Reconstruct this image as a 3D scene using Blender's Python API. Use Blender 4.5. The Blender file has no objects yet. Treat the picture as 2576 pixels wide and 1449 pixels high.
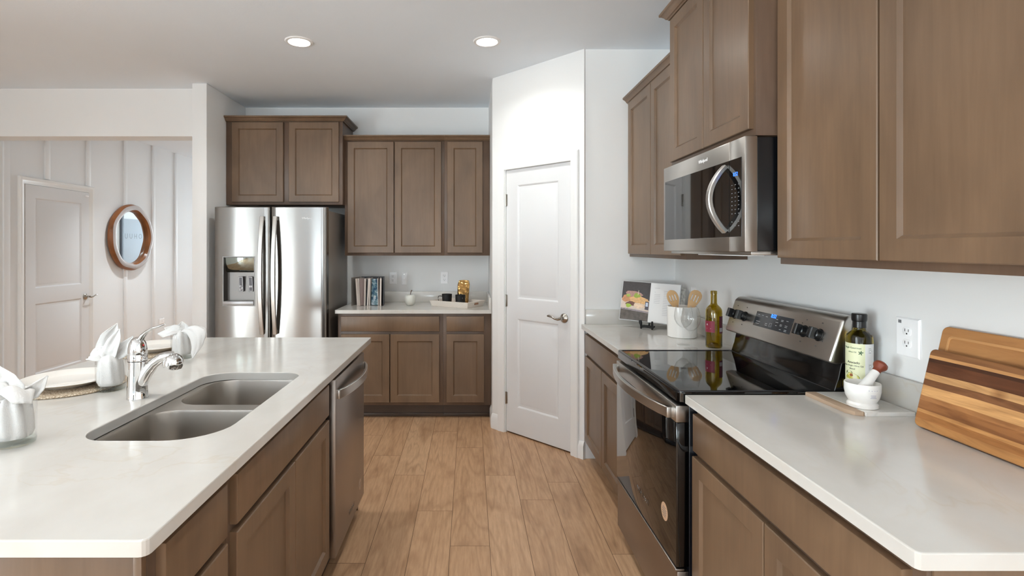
import bpy, bmesh, math, random
from mathutils import Vector, Matrix
from mathutils.geometry import tessellate_polygon
random.seed(7)
scn = bpy.context.scene
C = scn.collection
PI = math.pi

# ------------------------------------------------------------------ camera, light, exposure
FPX, CX, CY, EYE = 1324.0, 1182.0, 624.0, 1.43      # focal length and principal point in photo pixels, eye height
cam = bpy.data.cameras.new('camera')
cam.sensor_fit = 'HORIZONTAL'; cam.sensor_width = 36.0
cam.lens = FPX / 2576.0 * 36.0
cam.shift_x = (1288.0 - CX) / 2576.0
cam.shift_y = -(724.5 - CY) / 2576.0
cam.clip_start = 0.05; cam.clip_end = 100
camo = bpy.data.objects.new('camera', cam); C.objects.link(camo)
camo.location = (0, 0, EYE); camo.rotation_euler = (PI / 2, 0, 0)
scn.camera = camo

scn.view_settings.view_transform = 'Standard'
scn.view_settings.look = 'None'
scn.view_settings.gamma = 1.0
scn.view_settings.use_curve_mapping = False
scn.view_settings.exposure = 1.24
scn.cycles.use_denoising = True
scn.cycles.max_bounces = 14
scn.cycles.diffuse_bounces = 8
scn.cycles.glossy_bounces = 6
scn.cycles.transmission_bounces = 10
scn.cycles.transparent_max_bounces = 10
scn.cycles.sample_clamp_indirect = 6.0
scn.cycles.caustics_reflective = False
scn.cycles.caustics_refractive = False

world = bpy.data.worlds.new('sky'); scn.world = world
world.use_nodes = True
bg = world.node_tree.nodes['Background']
bg.inputs[0].default_value = (0.75, 0.85, 1.0, 1); bg.inputs[1].default_value = 1.0

def area(name, loc, rot, sx, sy, watts, col, spread=180):
    l = bpy.data.lights.new(name, 'AREA'); l.shape = 'RECTANGLE'; l.size = sx; l.size_y = sy
    l.energy = watts; l.color = col; l.spread = math.radians(spread)
    o = bpy.data.objects.new(name, l); C.objects.link(o); o.location = loc; o.rotation_euler = rot
    return o
FILL_TINT = (0.83, 0.94, 0.97)
# added fill lamps at the invented side doors and hall-end window, imitating daylight
for py0, py1, pw in ((-1.95, -0.5, 56), (-3.3, -2.45, 32)):
    area('side_fill', (-4.29, (py0 + py1) / 2, 1.25), (0, -PI / 2 - 0.1, 0), 2.3, py1 - py0, pw, FILL_TINT)
area('hall_end_fill', (-3.2, 12.08, 1.5), (-PI / 2, 0, 0), 1.5, 2.0, 34, FILL_TINT)
area('upward_fill', (-6.2, -2.6, -0.5), (0, -PI / 2 - 0.9, 0), 4.0, 7.0, 800, (0.80, 0.93, 0.99))  # added lamp outside the side doors, tilted up to lift the ceiling
# added lamp low outside the front windows, aimed up to brighten the ceiling
area('upward_fill', (-1.4, -10.6, -0.8), (PI / 2 + 0.8, 0, 0), 10.0, 4.6, 1700, (0.80, 0.93, 0.99))

# ------------------------------------------------------------------ node materials
def lin(c):
    return tuple(((v / 255) / 12.92 if v / 255 <= 0.04045 else ((v / 255 + 0.055) / 1.055) ** 2.4) for v in c)
def mat(name, col, rough=0.5, metal=0.0, **kw):
    m = bpy.data.materials.new(name); m.use_nodes = True
    p = m.node_tree.nodes['Principled BSDF']
    c = lin(col)
    p.inputs['Base Color'].default_value = (*c, 1)
    p.inputs['Roughness'].default_value = rough
    p.inputs['Metallic'].default_value = metal
    for k, v in kw.items():
        p.inputs[k.replace('_', ' ')].default_value = v
    return m
class NT:
    def __init__(s, m):
        s.t = m.node_tree; s.p = s.t.nodes['Principled BSDF']
    def n(s, typ, **kw):
        nd = s.t.nodes.new(typ)
        for k, v in kw.items(): setattr(nd, k, v)
        return nd
    def l(s, a, b): s.t.links.new(a, b)
    def coord(s, scale=(1, 1, 1), rot=(0, 0, 0)):
        tc = s.n('ShaderNodeTexCoord'); mp = s.n('ShaderNodeMapping')
        mp.inputs['Scale'].default_value = scale; mp.inputs['Rotation'].default_value = rot
        s.l(tc.outputs['Object'], mp.inputs['Vector']); return mp.outputs['Vector']
    def noise(s, vec, scale, detail=3, rough=0.5, dist=0.0):
        nd = s.n('ShaderNodeTexNoise'); nd.inputs['Scale'].default_value = scale
        nd.inputs['Detail'].default_value = detail; nd.inputs['Roughness'].default_value = rough
        nd.inputs['Distortion'].default_value = dist
        s.l(vec, nd.inputs['Vector']); return nd.outputs['Fac']
    def ramp(s, fac, stops, interp='LINEAR'):
        r = s.n('ShaderNodeValToRGB'); r.color_ramp.interpolation = interp
        e = r.color_ramp.elements
        while len(e) < len(stops): e.new(0.5)
        for el, (p, c) in zip(e, stops):
            el.position = p; el.color = (*c, 1) if len(c) == 3 else c
        s.l(fac, r.inputs['Fac']); return r.outputs['Color']
    def mix(s, fac, a, b, mode='MIX'):
        m = s.n('ShaderNodeMix', data_type='RGBA', blend_type=mode)
        for sock, v in ((m.inputs[0], fac), (m.inputs[6], a), (m.inputs[7], b)):
            if hasattr(v, 'links'): s.l(v, sock)
            else: sock.default_value = v if not isinstance(v, tuple) else (*v, 1)[:4]
        return m.outputs[2]
    def math(s, op, a, b=None):
        m = s.n('ShaderNodeMath', operation=op)
        for i, v in enumerate((a, b)):
            if v is None: continue
            if hasattr(v, 'links'): s.l(v, m.inputs[i])
            else: m.inputs[i].default_value = v
        return m.outputs[0]
    def bump(s, h, strength=0.1, dist=0.01):
        b = s.n('ShaderNodeBump'); b.inputs['Strength'].default_value = strength; b.inputs['Distance'].default_value = dist
        s.l(h, b.inputs['Height']); s.l(b.outputs[0], s.p.inputs['Normal'])
    def base(s, c): s.l(c, s.p.inputs['Base Color'])

def paint(name, col, rough=0.6, tex=0.04, scale=180):
    m = mat(name, col, rough); t = NT(m)
    v = t.coord(); n = t.noise(v, scale, 2); t.bump(n, tex, 0.004)
    c = lin(col); b = t.noise(v, 1.3, 2)
    t.base(t.ramp(b, [(0.3, tuple(x * 0.97 for x in c)), (0.7, c)])); return m
def wood(name, col, axis='Z', var=0.16, rough=0.38, grain=1.0):
    m = mat(name, col, rough); t = NT(m); c = lin(col)
    sc = {'Z': (1, 1, 0.07), 'Y': (1, 0.07, 1), 'X': (0.07, 1, 1)}[axis]
    v = t.coord(sc); g = t.noise(v, 55, 5, 0.6, 0.4)
    v2 = t.coord({'Z': (1, 1, 0.45), 'Y': (1, .45, 1), 'X': (.45, 1, 1)}[axis]); b = t.noise(v2, 4.2, 3, 0.55, 0.6)
    lo = tuple(x * (1 - var) for x in c); hi = (min(1, c[0] * (1 + var)), c[1] * (1 + var * .95), c[2] * (1 + var * .8))
    blot = t.ramp(b, [(0.32, lo), (0.68, hi)])
    gr = t.ramp(g, [(0.3, (0.80, 0.79, 0.78)), (0.62, (1, 1, 1))])
    t.base(t.mix(0.55 * grain, blot, t.mix(1.0, blot, gr, 'MULTIPLY')))
    t.p.inputs['Specular IOR Level'].default_value = 0.38
    t.bump(g, 0.03, 0.002); return m
def steel(name, col=(196, 193, 189), rough=0.28, aniso=0.75, rot=0.0):
    m = mat(name, col, rough, 1.0); t = NT(m)
    t.p.inputs['Anisotropic'].default_value = aniso; t.p.inputs['Anisotropic Rotation'].default_value = rot
    tg = t.n('ShaderNodeTangent', direction_type='RADIAL', axis='Z'); t.l(tg.outputs[0], t.p.inputs['Tangent'])
    v = t.coord((2, 2, 220)); n = t.noise(v, 6, 2)
    r = t.n('ShaderNodeMapRange'); r.inputs[3].default_value = rough * 0.9; r.inputs[4].default_value = rough * 1.15
    t.l(n, r.inputs[0]); t.l(r.outputs[0], t.p.inputs['Roughness']); return m
def glass(name, col=(255, 255, 255), rough=0.0, ior=1.46):
    m = mat(name, col, rough); p = m.node_tree.nodes['Principled BSDF']
    p.inputs['Transmission Weight'].default_value = 1.0; p.inputs['IOR'].default_value = ior; return m
def thin_glass(name, tint=(0.996, 0.997, 0.996)):
    m = bpy.data.materials.new(name); m.use_nodes = True; t = NT.__new__(NT); t.t = m.node_tree
    t.t.nodes.remove(t.t.nodes['Principled BSDF']); out = t.t.nodes['Material Output']
    tr = t.n('ShaderNodeBsdfTransparent'); tr.inputs[0].default_value = (*tint, 1)
    gl = t.n('ShaderNodeBsdfGlossy'); gl.inputs['Roughness'].default_value = 0.02
    lw = t.n('ShaderNodeLayerWeight'); lw.inputs['Blend'].default_value = 0.5
    fr = t.n('ShaderNodeMath', operation='MULTIPLY_ADD'); t.l(t.math('POWER', lw.outputs['Facing'], 5.0), fr.inputs[0]); fr.inputs[1].default_value = 0.8; fr.inputs[2].default_value = 0.03
    mx = t.n('ShaderNodeMixShader'); t.l(fr.outputs[0], mx.inputs[0]); t.l(tr.outputs[0], mx.inputs[1]); t.l(gl.outputs[0], mx.inputs[2]); t.l(mx.outputs[0], out.inputs[0]); return m
def emit(name, col, strength):
    m = mat(name, (0, 0, 0), 0.5); p = m.node_tree.nodes['Principled BSDF']
    p.inputs['Emission Color'].default_value = (*col, 1); p.inputs['Emission Strength'].default_value = strength; return m

WALL = paint('wall_paint', (236, 236, 235), 0.65)
CEIL = paint('ceiling_paint', (234, 241, 248), 0.8, 0.10, 70)
TRIMW = mat('white_trim_paint', (236, 236, 235), 0.35)
DOORW = mat('white_door_paint', (222, 222, 223), 0.38)
HALLW = paint('hall_board_paint', (234, 235, 236), 0.45, 0.02)
CAB = wood('stained_maple', (115, 92, 72), rough=0.33); CABF = wood('face_frame_maple', (100, 80, 66), rough=0.36)
CABIN = wood('stained_maple_dark', (92, 74, 62))
TOE = wood('toe_kick_stain', (80, 65, 55), 'X')
STEEL = steel('brushed_steel', (142, 139, 136), 0.2, 0.8, 0.25)
STEELV = steel('brushed_steel_trim', (190, 186, 181), 0.3, 0.4, 0.25)
STEELD = mat('dark_steel', (160, 152, 146), 0.34, 1.0)
SINKS = steel('sink_steel', (184, 178, 171), 0.3, 0.4, 0.25)
CHROME = mat('chrome', (225, 225, 225), 0.04, 1.0)
NICKEL = mat('satin_nickel', (172, 166, 158), 0.25, 1.0)
BLACKG = mat('black_glass', (6, 6, 7), 0.03)
BLACKG.node_tree.nodes['Principled BSDF'].inputs['Specular IOR Level'].default_value = 0.8
BLACKP = mat('black_plastic', (14, 14, 16), 0.3)
BLACKM = mat('black_matte', (20, 20, 21), 0.55)
NAVYB = mat('black_enamel', (16, 18, 24), 0.25)
GREYP = mat('grey_plastic', (150, 149, 150), 0.4)
WHITEP = mat('white_plastic', (250, 250, 251), 0.35)
DARKSLOT = mat('dark_slot', (40, 40, 40), 0.6)
FRSIDE = mat('fridge_side', (140, 133, 126), 0.38, 0.4)
CLOTH = paint('napkin_linen', (214, 212, 210), 0.9, 0.25, 260)
CERAM = mat('white_ceramic', (240, 238, 234), 0.12)
PORC = mat('plate_porcelain', (236, 232, 226), 0.08)
CLEAR = glass('clear_glass'); THIN = thin_glass('thin_clear_glass'); THICK = thin_glass('thick_clear_glass', (0.90, 0.93, 0.915))
MIRROR = mat('mirror_silver', (235, 240, 240), 0.01, 1.0)
LAMP = emit('lamp_lens', (1.0, 0.95, 0.88), 18.0)
BLUE = emit('blue_display', (0.03, 0.16, 1.0), 1.3)
PALELED = emit('panel_print', (0.7, 0.72, 0.75), 0.35)

QUARTZ = mat('white_quartz', (224, 219, 213), 0.13)
t = NT(QUARTZ); v = t.coord((1, 0.75, 1), (0, 0, 0.7))
n1 = t.noise(v, 1.6, 5, 0.55, 0.9); a = t.math('ABSOLUTE', t.math('SUBTRACT', n1, 0.5))
vein = t.ramp(a, [(0.0, (1, 1, 1)), (0.010, (0, 0, 0))])
msk = t.ramp(t.noise(v, 2.3, 2), [(0.48, (0, 0, 0)), (0.68, (1, 1, 1))])
cl = t.ramp(t.noise(v, 9, 3), [(0.35, lin((200, 196, 190))), (0.65, lin((205, 202, 197)))])
t.base(t.mix(t.math('MULTIPLY', t.math('MULTIPLY', vein, msk), 0.22), cl, lin((190, 170, 140))))

FLOOR = mat('oak_plank', (186, 146, 110), 0.4)
t = NT(FLOOR); at = t.n('ShaderNodeAttribute', attribute_name='plank'); pid = at.outputs['Fac']
tc = t.n('ShaderNodeTexCoord'); cb = t.n('ShaderNodeCombineXYZ')
t.l(t.math('MULTIPLY', pid, 37.0), cb.inputs[0]); t.l(t.math('MULTIPLY', pid, 91.0), cb.inputs[1])
ad = t.n('ShaderNodeVectorMath', operation='ADD'); t.l(tc.outputs['Object'], ad.inputs[0]); t.l(cb.outputs[0], ad.inputs[1])
mp = t.n('ShaderNodeMapping'); mp.inputs['Scale'].default_value = (1, 0.10, 1); t.l(ad.outputs[0], mp.inputs['Vector'])
warp = t.noise(mp.outputs[0], 5.5, 2, 0.45, 0.9)
rings = t.n('ShaderNodeMath', operation='FRACT'); t.l(t.math('MULTIPLY', warp, 9.0), rings.inputs[0])
gr = t.ramp(rings.outputs[0], [(0.0, (0.66, 0.61, 0.56)), (0.30, (1, 1, 1)), (0.80, (1, 1, 1)), (1.0, (0.72, 0.68, 0.63))])
fine = t.ramp(t.noise(mp.outputs[0], 75, 3, 0.6), [(0.3, (0.82, 0.79, 0.76)), (0.65, (1.04, 1.04, 1.04))])
mp2 = t.n('ShaderNodeMapping'); mp2.inputs['Scale'].default_value = (1, 0.4, 1); t.l(ad.outputs[0], mp2.inputs['Vector'])
knot = t.ramp(t.noise(mp2.outputs[0], 6.5, 2, 0.4, 0.8), [(0.56, (1, 1, 1)), (0.78, (0.62, 0.55, 0.50))])
tone = t.ramp(pid, [(0.0, lin((194, 155, 120))), (0.5, lin((201, 162, 127))), (1.0, lin((207, 170, 135)))])
c1 = t.mix(0.5, tone, t.mix(1.0, tone, gr, 'MULTIPLY')); c2 = t.mix(1.0, c1, fine, 'MULTIPLY')
t.base(t.mix(0.8, c2, t.mix(1.0, c2, knot, 'MULTIPLY')))
SEAM = mat('plank_seam', (96, 70, 50), 0.8)

# ------------------------------------------------------------------ mesh helpers
def new(): return bmesh.new()
def bx(bm, x0, x1, y0, y1, z0, z1, bev=0.0, seg=2, M=None):
    x0, x1 = sorted((x0, x1)); y0, y1 = sorted((y0, y1)); z0, z1 = sorted((z0, z1))
    vs = [Vector((x, y, z)) for z in (z0, z1) for y in (y0, y1) for x in (x0, x1)]
    if M is not None: vs = [M @ p for p in vs]
    v = [bm.verts.new(p) for p in vs]
    f = [bm.faces.new([v[i] for i in q]) for q in ((0, 2, 3, 1), (4, 5, 7, 6), (0, 1, 5, 4), (2, 6, 7, 3), (0, 4, 6, 2), (1, 3, 7, 5))]
    if bev > 0:
        es = list({e for q in f for e in q.edges})
        bmesh.ops.bevel(bm, geom=es, offset=bev, segments=seg, affect='EDGES', profile=0.5)
    return bm
def box(x0, x1, y0, y1, z0, z1, bev=0.0, seg=2): return bx(new(), x0, x1, y0, y1, z0, z1, bev, seg)
def loops(bm, ls, closed=True, cap0=False, cap1=False):
    vl = [[bm.verts.new(p) for p in l] for l in ls]
    n = len(vl[0])
    for a, b in zip(vl, vl[1:]):
        for i in range(n if closed else n - 1):
            j = (i + 1) % n
            bm.faces.new((a[i], a[j], b[j], b[i]))
    if cap0: bm.faces.new(list(reversed(vl[0])))
    if cap1: bm.faces.new(vl[-1])
    return vl
def ringrect(bm, w, h, rings, M):
    """a plate in the local x-y plane built from inset rectangles (inset, height)"""
    ls = [[M @ Vector(p) for p in ((i, i, z), (w - i, i, z), (w - i, h - i, z), (i, h - i, z))] for i, z in rings]
    loops(bm, ls, cap0=True, cap1=True); return bm
def rrect(w, h, r, n=6, cx=0.0, cy=0.0):
    out = []
    for k, (sx, sy) in enumerate(((1, 1), (-1, 1), (-1, -1), (1, -1))):
        for i in range(n + 1):
            a = k * PI / 2 + i / n * PI / 2
            out.append((cx + sx * (w / 2 - r) + r * math.cos(a), cy + sy * (h / 2 - r) + r * math.sin(a)))
    return out
def circle(r, n=32, cx=0, cy=0): return [(cx + r * math.cos(2 * PI * i / n), cy + r * math.sin(2 * PI * i / n)) for i in range(n)]
def lathe(bm, prof, n=32, M=None, cap0=False, cap1=False):
    M = M or Matrix()
    ls = [[M @ Vector((r * math.cos(2 * PI * i / n), r * math.sin(2 * PI * i / n), z)) for i in range(n)] for r, z in prof]
    loops(bm, ls, cap0=cap0, cap1=cap1); return bm
def tube(bm, pts, rad, n=12, flat=None, up=(0, 0, 1), caps=True):
    """rad: radius or list; flat: (a,b) half sizes list for flattened section (a along side, b along up)"""
    pts = [Vector(p) for p in pts]; up = Vector(up); ls = []
    for i, p in enumerate(pts):
        d = (pts[min(i + 1, len(pts) - 1)] - pts[max(i - 1, 0)]).normalized()
        side = d.cross(up)
        if side.length < 1e-4: side = d.cross(Vector((1, 0, 0)))
        side.normalize(); u2 = side.cross(d).normalized()
        if flat: a, b = flat[i] if isinstance(flat, list) else flat
        else: a = b = rad[i] if isinstance(rad, (list, tuple)) else rad
        ls.append([p + side * a * math.cos(2 * PI * k / n) + u2 * b * math.sin(2 * PI * k / n) for k in range(n)])
    loops(bm, ls, cap0=caps, cap1=caps); return bm
def bar(bm, pts, half, up=(0, 0, 1), bev=0.0):
    """rectangular-section sweep"""
    pts = [Vector(p) for p in pts]; up = Vector(up); ls = []
    for i, p in enumerate(pts):
        d = (pts[min(i + 1, len(pts) - 1)] - pts[max(i - 1, 0)]).normalized()
        s = d.cross(up).normalized(); u2 = s.cross(d).normalized()
        a, b = half; c = min(a, b) * 0.35
        ls.append([p + s * x + u2 * y for x, y in ((a, b - c), (a - c, b), (-a + c, b), (-a, b - c), (-a, -b + c), (-a + c, -b), (a - c, -b), (a, -b + c))])
    loops(bm, ls, cap0=True, cap1=True); return bm
def offs(loop, d):
    """inset a counter-clockwise closed 2-D loop by d"""
    n = len(loop); out = []
    for i in range(n):
        p0, p1, p2 = (Vector(loop[(i - 1) % n]), Vector(loop[i]), Vector(loop[(i + 1) % n]))
        a = (p1 - p0).normalized(); b = (p2 - p1).normalized()
        na = Vector((-a.y, a.x)); nb = Vector((-b.y, b.x)); m = (na + nb)
        k = max(0.3, 1 + na.dot(nb))
        out.append(tuple(p1 + m * (d / k)))
    return out
def slab(bm, outer, z0, z1, holes=(), r=0.003, M=None):
    """flat slab with eased top edge and through holes; loops counter-clockwise"""
    M = M or Matrix()
    def put(l, z): return [M @ Vector((x, y, z)) for x, y in l]
    def mk(l, sign):
        prof = [(0, z0), (0, z1 - r), (r * 0.3, z1 - r * 0.3), (r, z1)] if r else [(0, z0), (0, z1)]
        return [put(offs(l, sign * d), z) if d else put(l, z) for d, z in prof]
    vo = loops(bm, mk(outer, 1)); tops = [vo[-1]]; bots = [vo[0]]
    for h in holes:
        vh = loops(bm, mk(h, -1)); tops.append(vh[-1]); bots.append(vh[0])
    for grp, flip in ((tops, False), (bots, True)):
        flat = [v for g in grp for v in g]
        for tri in tessellate_polygon([[v.co for v in g] for g in grp]):
            try: bm.faces.new([flat[i] for i in tri])
            except ValueError: pass
    bmesh.ops.recalc_face_normals(bm, faces=bm.faces); return bm
def sweep(bm, path, prof, closed=False):
    """moulding: open x-y path (outward side on its right), profile of (out, z)"""
    P = [Vector(p) for p in path]; ls = []
    for i, p in enumerate(P):
        if i == 0: d = (P[1] - P[0]).normalized(); m = Vector((d.y, -d.x))
        elif i == len(P) - 1: d = (P[-1] - P[-2]).normalized(); m = Vector((d.y, -d.x))
        else:
            a = (P[i] - P[i - 1]).normalized(); b = (P[i + 1] - P[i]).normalized()
            na = Vector((a.y, -a.x)); nb = Vector((b.y, -b.x)); m = (na + nb) / (1 + na.dot(nb))
        ls.append([Vector((p.x + m.x * o, p.y + m.y * o, z)) for o, z in prof])
    loops(bm, ls, cap0=True, cap1=True); bmesh.ops.recalc_face_normals(bm, faces=bm.faces); return bm
def frame(O, u, v):
    u = Vector(u).normalized(); v = Vector(v).normalized(); n = u.cross(v)
    return Matrix(((u.x, v.x, n.x, O[0]), (u.y, v.y, n.y, O[1]), (u.z, v.z, n.z, O[2]), (0, 0, 0, 1)))

def root_of(o):
    while o.parent: o = o.parent
    return o
def obj(name, bm, m, parent=None, label=None, local=False, smooth=29, mats=None):
    """one mesh object; bm is in world coordinates unless local"""
    me = bpy.data.meshes.new(name)
    bmesh.ops.recalc_face_normals(bm, faces=bm.faces) if smooth != 'keep' else None
    if parent is not None and not local:
        R = root_of(parent); inv = R.matrix_basis.inverted()
        bmesh.ops.transform(bm, matrix=inv, verts=bm.verts)
    bm.to_mesh(me); bm.free()
    for mm in (mats or [m]): me.materials.append(mm)
    for p in me.polygons: p.use_smooth = True
    me.set_sharp_from_angle(angle=math.radians(40 if smooth == 'keep' else smooth))
    o = bpy.data.objects.new(name, me); C.objects.link(o)
    if parent is not None: o.parent = parent
    if label: o['label'] = label
    return o
def thing(name, label, cat, loc=(0, 0, 0), rz=0.0, group=None):
    o = bpy.data.objects.new(name, None); C.objects.link(o); o.empty_display_size = 0.05
    o.location = loc; o.rotation_euler = (0, 0, rz); o['label'] = label; o['category'] = cat
    o.matrix_basis = Matrix.Translation(loc) @ Matrix.Rotation(rz, 4, 'Z')
    if group: o['group'] = group
    return o
def tag(o, label, cat, group=None):
    o['label'] = label; o['category'] = cat
    if group: o['group'] = group
    return o
def struct(name, bm, m, parent=None, label=None, smooth=29, mats=None):
    o = obj(name, bm, m, parent, label, smooth=smooth, mats=mats)
    if parent is None: o['kind'] = 'structure'
    return o
def text(name, s, size, M, m, parent, depth=0.0006, align='CENTER', local=False, bold=0.0):
    cu = bpy.data.curves.new(name, 'FONT'); cu.body = s; cu.size = size; cu.extrude = depth; cu.offset = bold
    cu.align_x = align; cu.align_y = 'CENTER'; cu.resolution_u = 3
    o = bpy.data.objects.new(name, cu); C.objects.link(o)
    dg = bpy.context.evaluated_depsgraph_get()
    me = bpy.data.meshes.new_from_object(o.evaluated_get(dg)); bpy.data.objects.remove(o)
    bm = new(); bm.from_mesh(me); bpy.data.meshes.remove(me)
    bmesh.ops.transform(bm, matrix=M, verts=bm.verts)
    return obj(name, bm, m, parent, local=local, smooth='keep')

# ------------------------------------------------------------------ setting
XW, YRW, YB, ZC = 1.395, 3.575, 5.06, 2.78          # right wall, short wall behind the range side, back wall, ceiling
XN, YP, YH = -2.155, 4.31, 4.46                     # refrigerator niche wall, its end, header over the hall opening
XH = -4.2                                           # boarded hall wall
PA, PB = Vector((0.18, 4.19)), Vector((0.775, 3.565))  # pantry corner wall, from left to right

bm = new(); lay = bm.faces.layers.float.new('plank')
bm.faces.layers.float.verify() if False else None
OFF = {-4: 1.148, -3: 0.835, -2: 0.384, -1: 0.047, 0: 0.83, 1: 0.51, 2: 0.734, 3: 1.218, -5: 0.30, -6: 0.95}
W_, L_, g_ = 0.19, 1.24, 0.0011
for k in range(-24, 8):
    o_ = OFF.get(k, random.random() * L_)
    for j in range(-8, 11):
        x0 = 0.095 + k * W_ + g_; x1 = x0 + W_ - 2 * g_; y0 = o_ + (j - 1) * L_ + g_; y1 = y0 + L_ - 2 * g_
        x0, x1 = max(x0, -4.3), min(x1, 1.5); y0, y1 = max(y0, -8.15), min(y1, 12.1)
        if x1 <= x0 or y1 <= y0: continue
        f = bm.faces.new([bm.verts.new(p) for p in ((x0, y0, 0), (x1, y0, 0), (x1, y1, 0), (x0, y1, 0))])
        f[lay] = random.random()
n0 = len(bm.faces)
bx(bm, -4.4, 1.6, -8.3, 12.2, -0.12, -0.0015)
bm.faces.ensure_lookup_table()
for f in bm.faces[n0:]: f.material_index = 1
struct('floor', bm, FLOOR, mats=[FLOOR, SEAM], smooth='keep')
struct('ceiling', box(-4.4, 1.6, -8.3, 12.2, ZC, ZC + 0.1), CEIL)
struct('wall_right', box(XW, XW + 0.12, -8.2, YRW + 0.12, 0, ZC), WALL)
struct('wall_return', box(PB.x, XW, YRW, YRW + 0.12, 0, ZC), WALL)
struct('wall_back', box(XN - 0.12, 0.31, YB, YB + 0.12, 0, ZC), WALL)
struct('wall_niche', box(XN - 0.12, XN, YP, 12.0, 0, ZC, 0.004), WALL)
struct('wall_header', box(XH, XN - 0.12, YH, YH + 0.18, 2.377, ZC), WALL)
struct('wall_pantry_side', box(PA.x, PA.x + 0.12, PA.y + 0.02, YB, 0, ZC), WALL)
# pantry corner wall with its door opening
d = (PB - PA).normalized(); PL = (PB - PA).length
MP = frame((PA.x, PA.y, 0), (d.x, d.y, 0), (0, 0, 1))          # x along the wall, y up, z towards the room
DA, DB = 0.137, 0.752                                             # door edges along the wall
bm = new()
for u0, u1, v0, v1 in ((0, DA, 0, ZC), (DB, PL, 0, ZC), (DA, DB, 2.035, ZC)):
    bx(bm, u0, u1, v0, v1, -0.11, 0, M=MP)
bx(bm, DA - 0.02, DB + 0.02, 0, 2.06, -0.2, -0.11, M=MP)
struct('wall_pantry', bm, WALL)
# hall and living walls
bm = new()
bx(bm, XH - 0.12, XH, -0.5, 12.0, 0, ZC); bx(bm, XH - 0.12, XH, -2.45, -1.95, 0, ZC); bx(bm, XH - 0.12, XH, -8.2, -3.3, 0, ZC); bx(bm, XH - 0.12, XH, -1.95, -0.5, 2.45, ZC); bx(bm, XH - 0.12, XH, -3.3, -2.45, 2.45, ZC)
for yb in (3.68, 4.24, 4.76, 6.40, 6.97, 7.50, 8.06, 8.62, 9.2, 9.76):
    bx(bm, XH, XH + 0.016, yb - 0.032, yb + 0.032, 0.1, ZC - 0.001, 0.002)
for yb in (5.22, 5.78):
    bx(bm, XH, XH + 0.016, yb - 0.032, yb + 0.032, 2.11, ZC - 0.001, 0.002)
struct('wall_left', bm, HALLW)
bm = new()
bx(bm, XH, -3.95, 12.0, 12.12, 0, ZC); bx(bm, -2.45, XN, 12.0, 12.12, 0, ZC); bx(bm, -3.95, -2.45, 12.0, 12.12, 2.5, ZC); bx(bm, -3.95, -2.45, 12.0, 12.12, 0, 0.5)
struct('wall_hall_end', bm, WALL)
bm = new(); xs = [XH - 0.12, -3.75, -2.45, -1.55, -0.25, XW + 0.12]; YF = -8.0; W0, W1 = 0.15, 2.45
for i in range(0, 6, 2): bx(bm, xs[i], xs[i + 1], YF - 0.12, YF, 0, ZC)
for i in (1, 3):
    bx(bm, xs[i], xs[i + 1], YF - 0.12, YF, 0, W0); bx(bm, xs[i], xs[i + 1], YF - 0.12, YF, W1, ZC)
struct('wall_front', bm, WALL)
for k, i in enumerate((1, 3)):
    bm = new(); x0, x1 = xs[i], xs[i + 1]
    for a in (x0, x1 - 0.05): bx(bm, a, a + 0.05, YF - 0.06, YF, W0, W1)
    for a in (W0, 1.28, W1 - 0.05): bx(bm, x0, x1, YF - 0.06, YF, a, a + 0.05)
    wn = struct('window_%d' % (k + 1), bm, TRIMW); obj('pane', bx(new(), x0 + 0.045, x1 - 0.045, YF - 0.034, YF - 0.030, W0 + 0.045, W1 - 0.045), THIN, wn)
bm = new()
for y0, y1 in ((-1.95, -0.5), (-3.3, -2.45)):
    for a in (y0, (y0 + y1) / 2 - 0.04, y1 - 0.08): bx(bm, XH - 0.08, XH - 0.01, a, a + 0.08, 0, 2.45)
    bx(bm, XH - 0.08, XH - 0.01, y0, y1, 2.37, 2.45)
pd = struct('added_side_door', bm, TRIMW)  # unseen glazed doors, added for side light and bands on the refrigerator
for y0, y1 in ((-1.95, -0.5), (-3.3, -2.45)): obj('pane', bx(new(), XH - 0.047, XH - 0.043, y0 + 0.07, y1 - 0.07, 0.01, 2.38), THIN, pd)
bm = new()
for a in (-3.95, -2.5): bx(bm, a, a + 0.05, 12.0, 12.06, 0.5, 2.5)
for a in (0.5, 2.45): bx(bm, -3.95, -2.45, 12.0, 12.06, a, a + 0.05)
wn = struct('window_3', bm, TRIMW); obj('pane', bx(new(), -3.905, -2.495, 12.028, 12.032, 0.545, 2.455), THIN, wn)  # unseen window, added to light the hall

# baseboards
BBP = [(0, 0), (0.014, 0), (0.014, 0.085), (0.009, 0.1), (0.004, 0.115), (0, 0.118)]
def wp(u, off=0.0): p = PA + d * u; return (p.x, p.y)
bm = new(); sweep(bm, [wp(DA - 0.068), wp(0)][::-1] if False else [wp(0), wp(DA - 0.068)], BBP); sweep(bm, [wp(DB + 0.068), wp(PL)], BBP)
struct('baseboard_pantry', bm, TRIMW)
struct('baseboard_side', sweep(new(), [(PA.x, 4.42), (PA.x, PA.y)][::1], [(o, z) for o, z in BBP]), TRIMW)
bm = new(); sweep(bm, [(XH, -0.45), (XH, 4.9)], BBP); sweep(bm, [(XH, 5.94), (XH, 12.0)], BBP)
struct('baseboard_left', bm, TRIMW)

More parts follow.
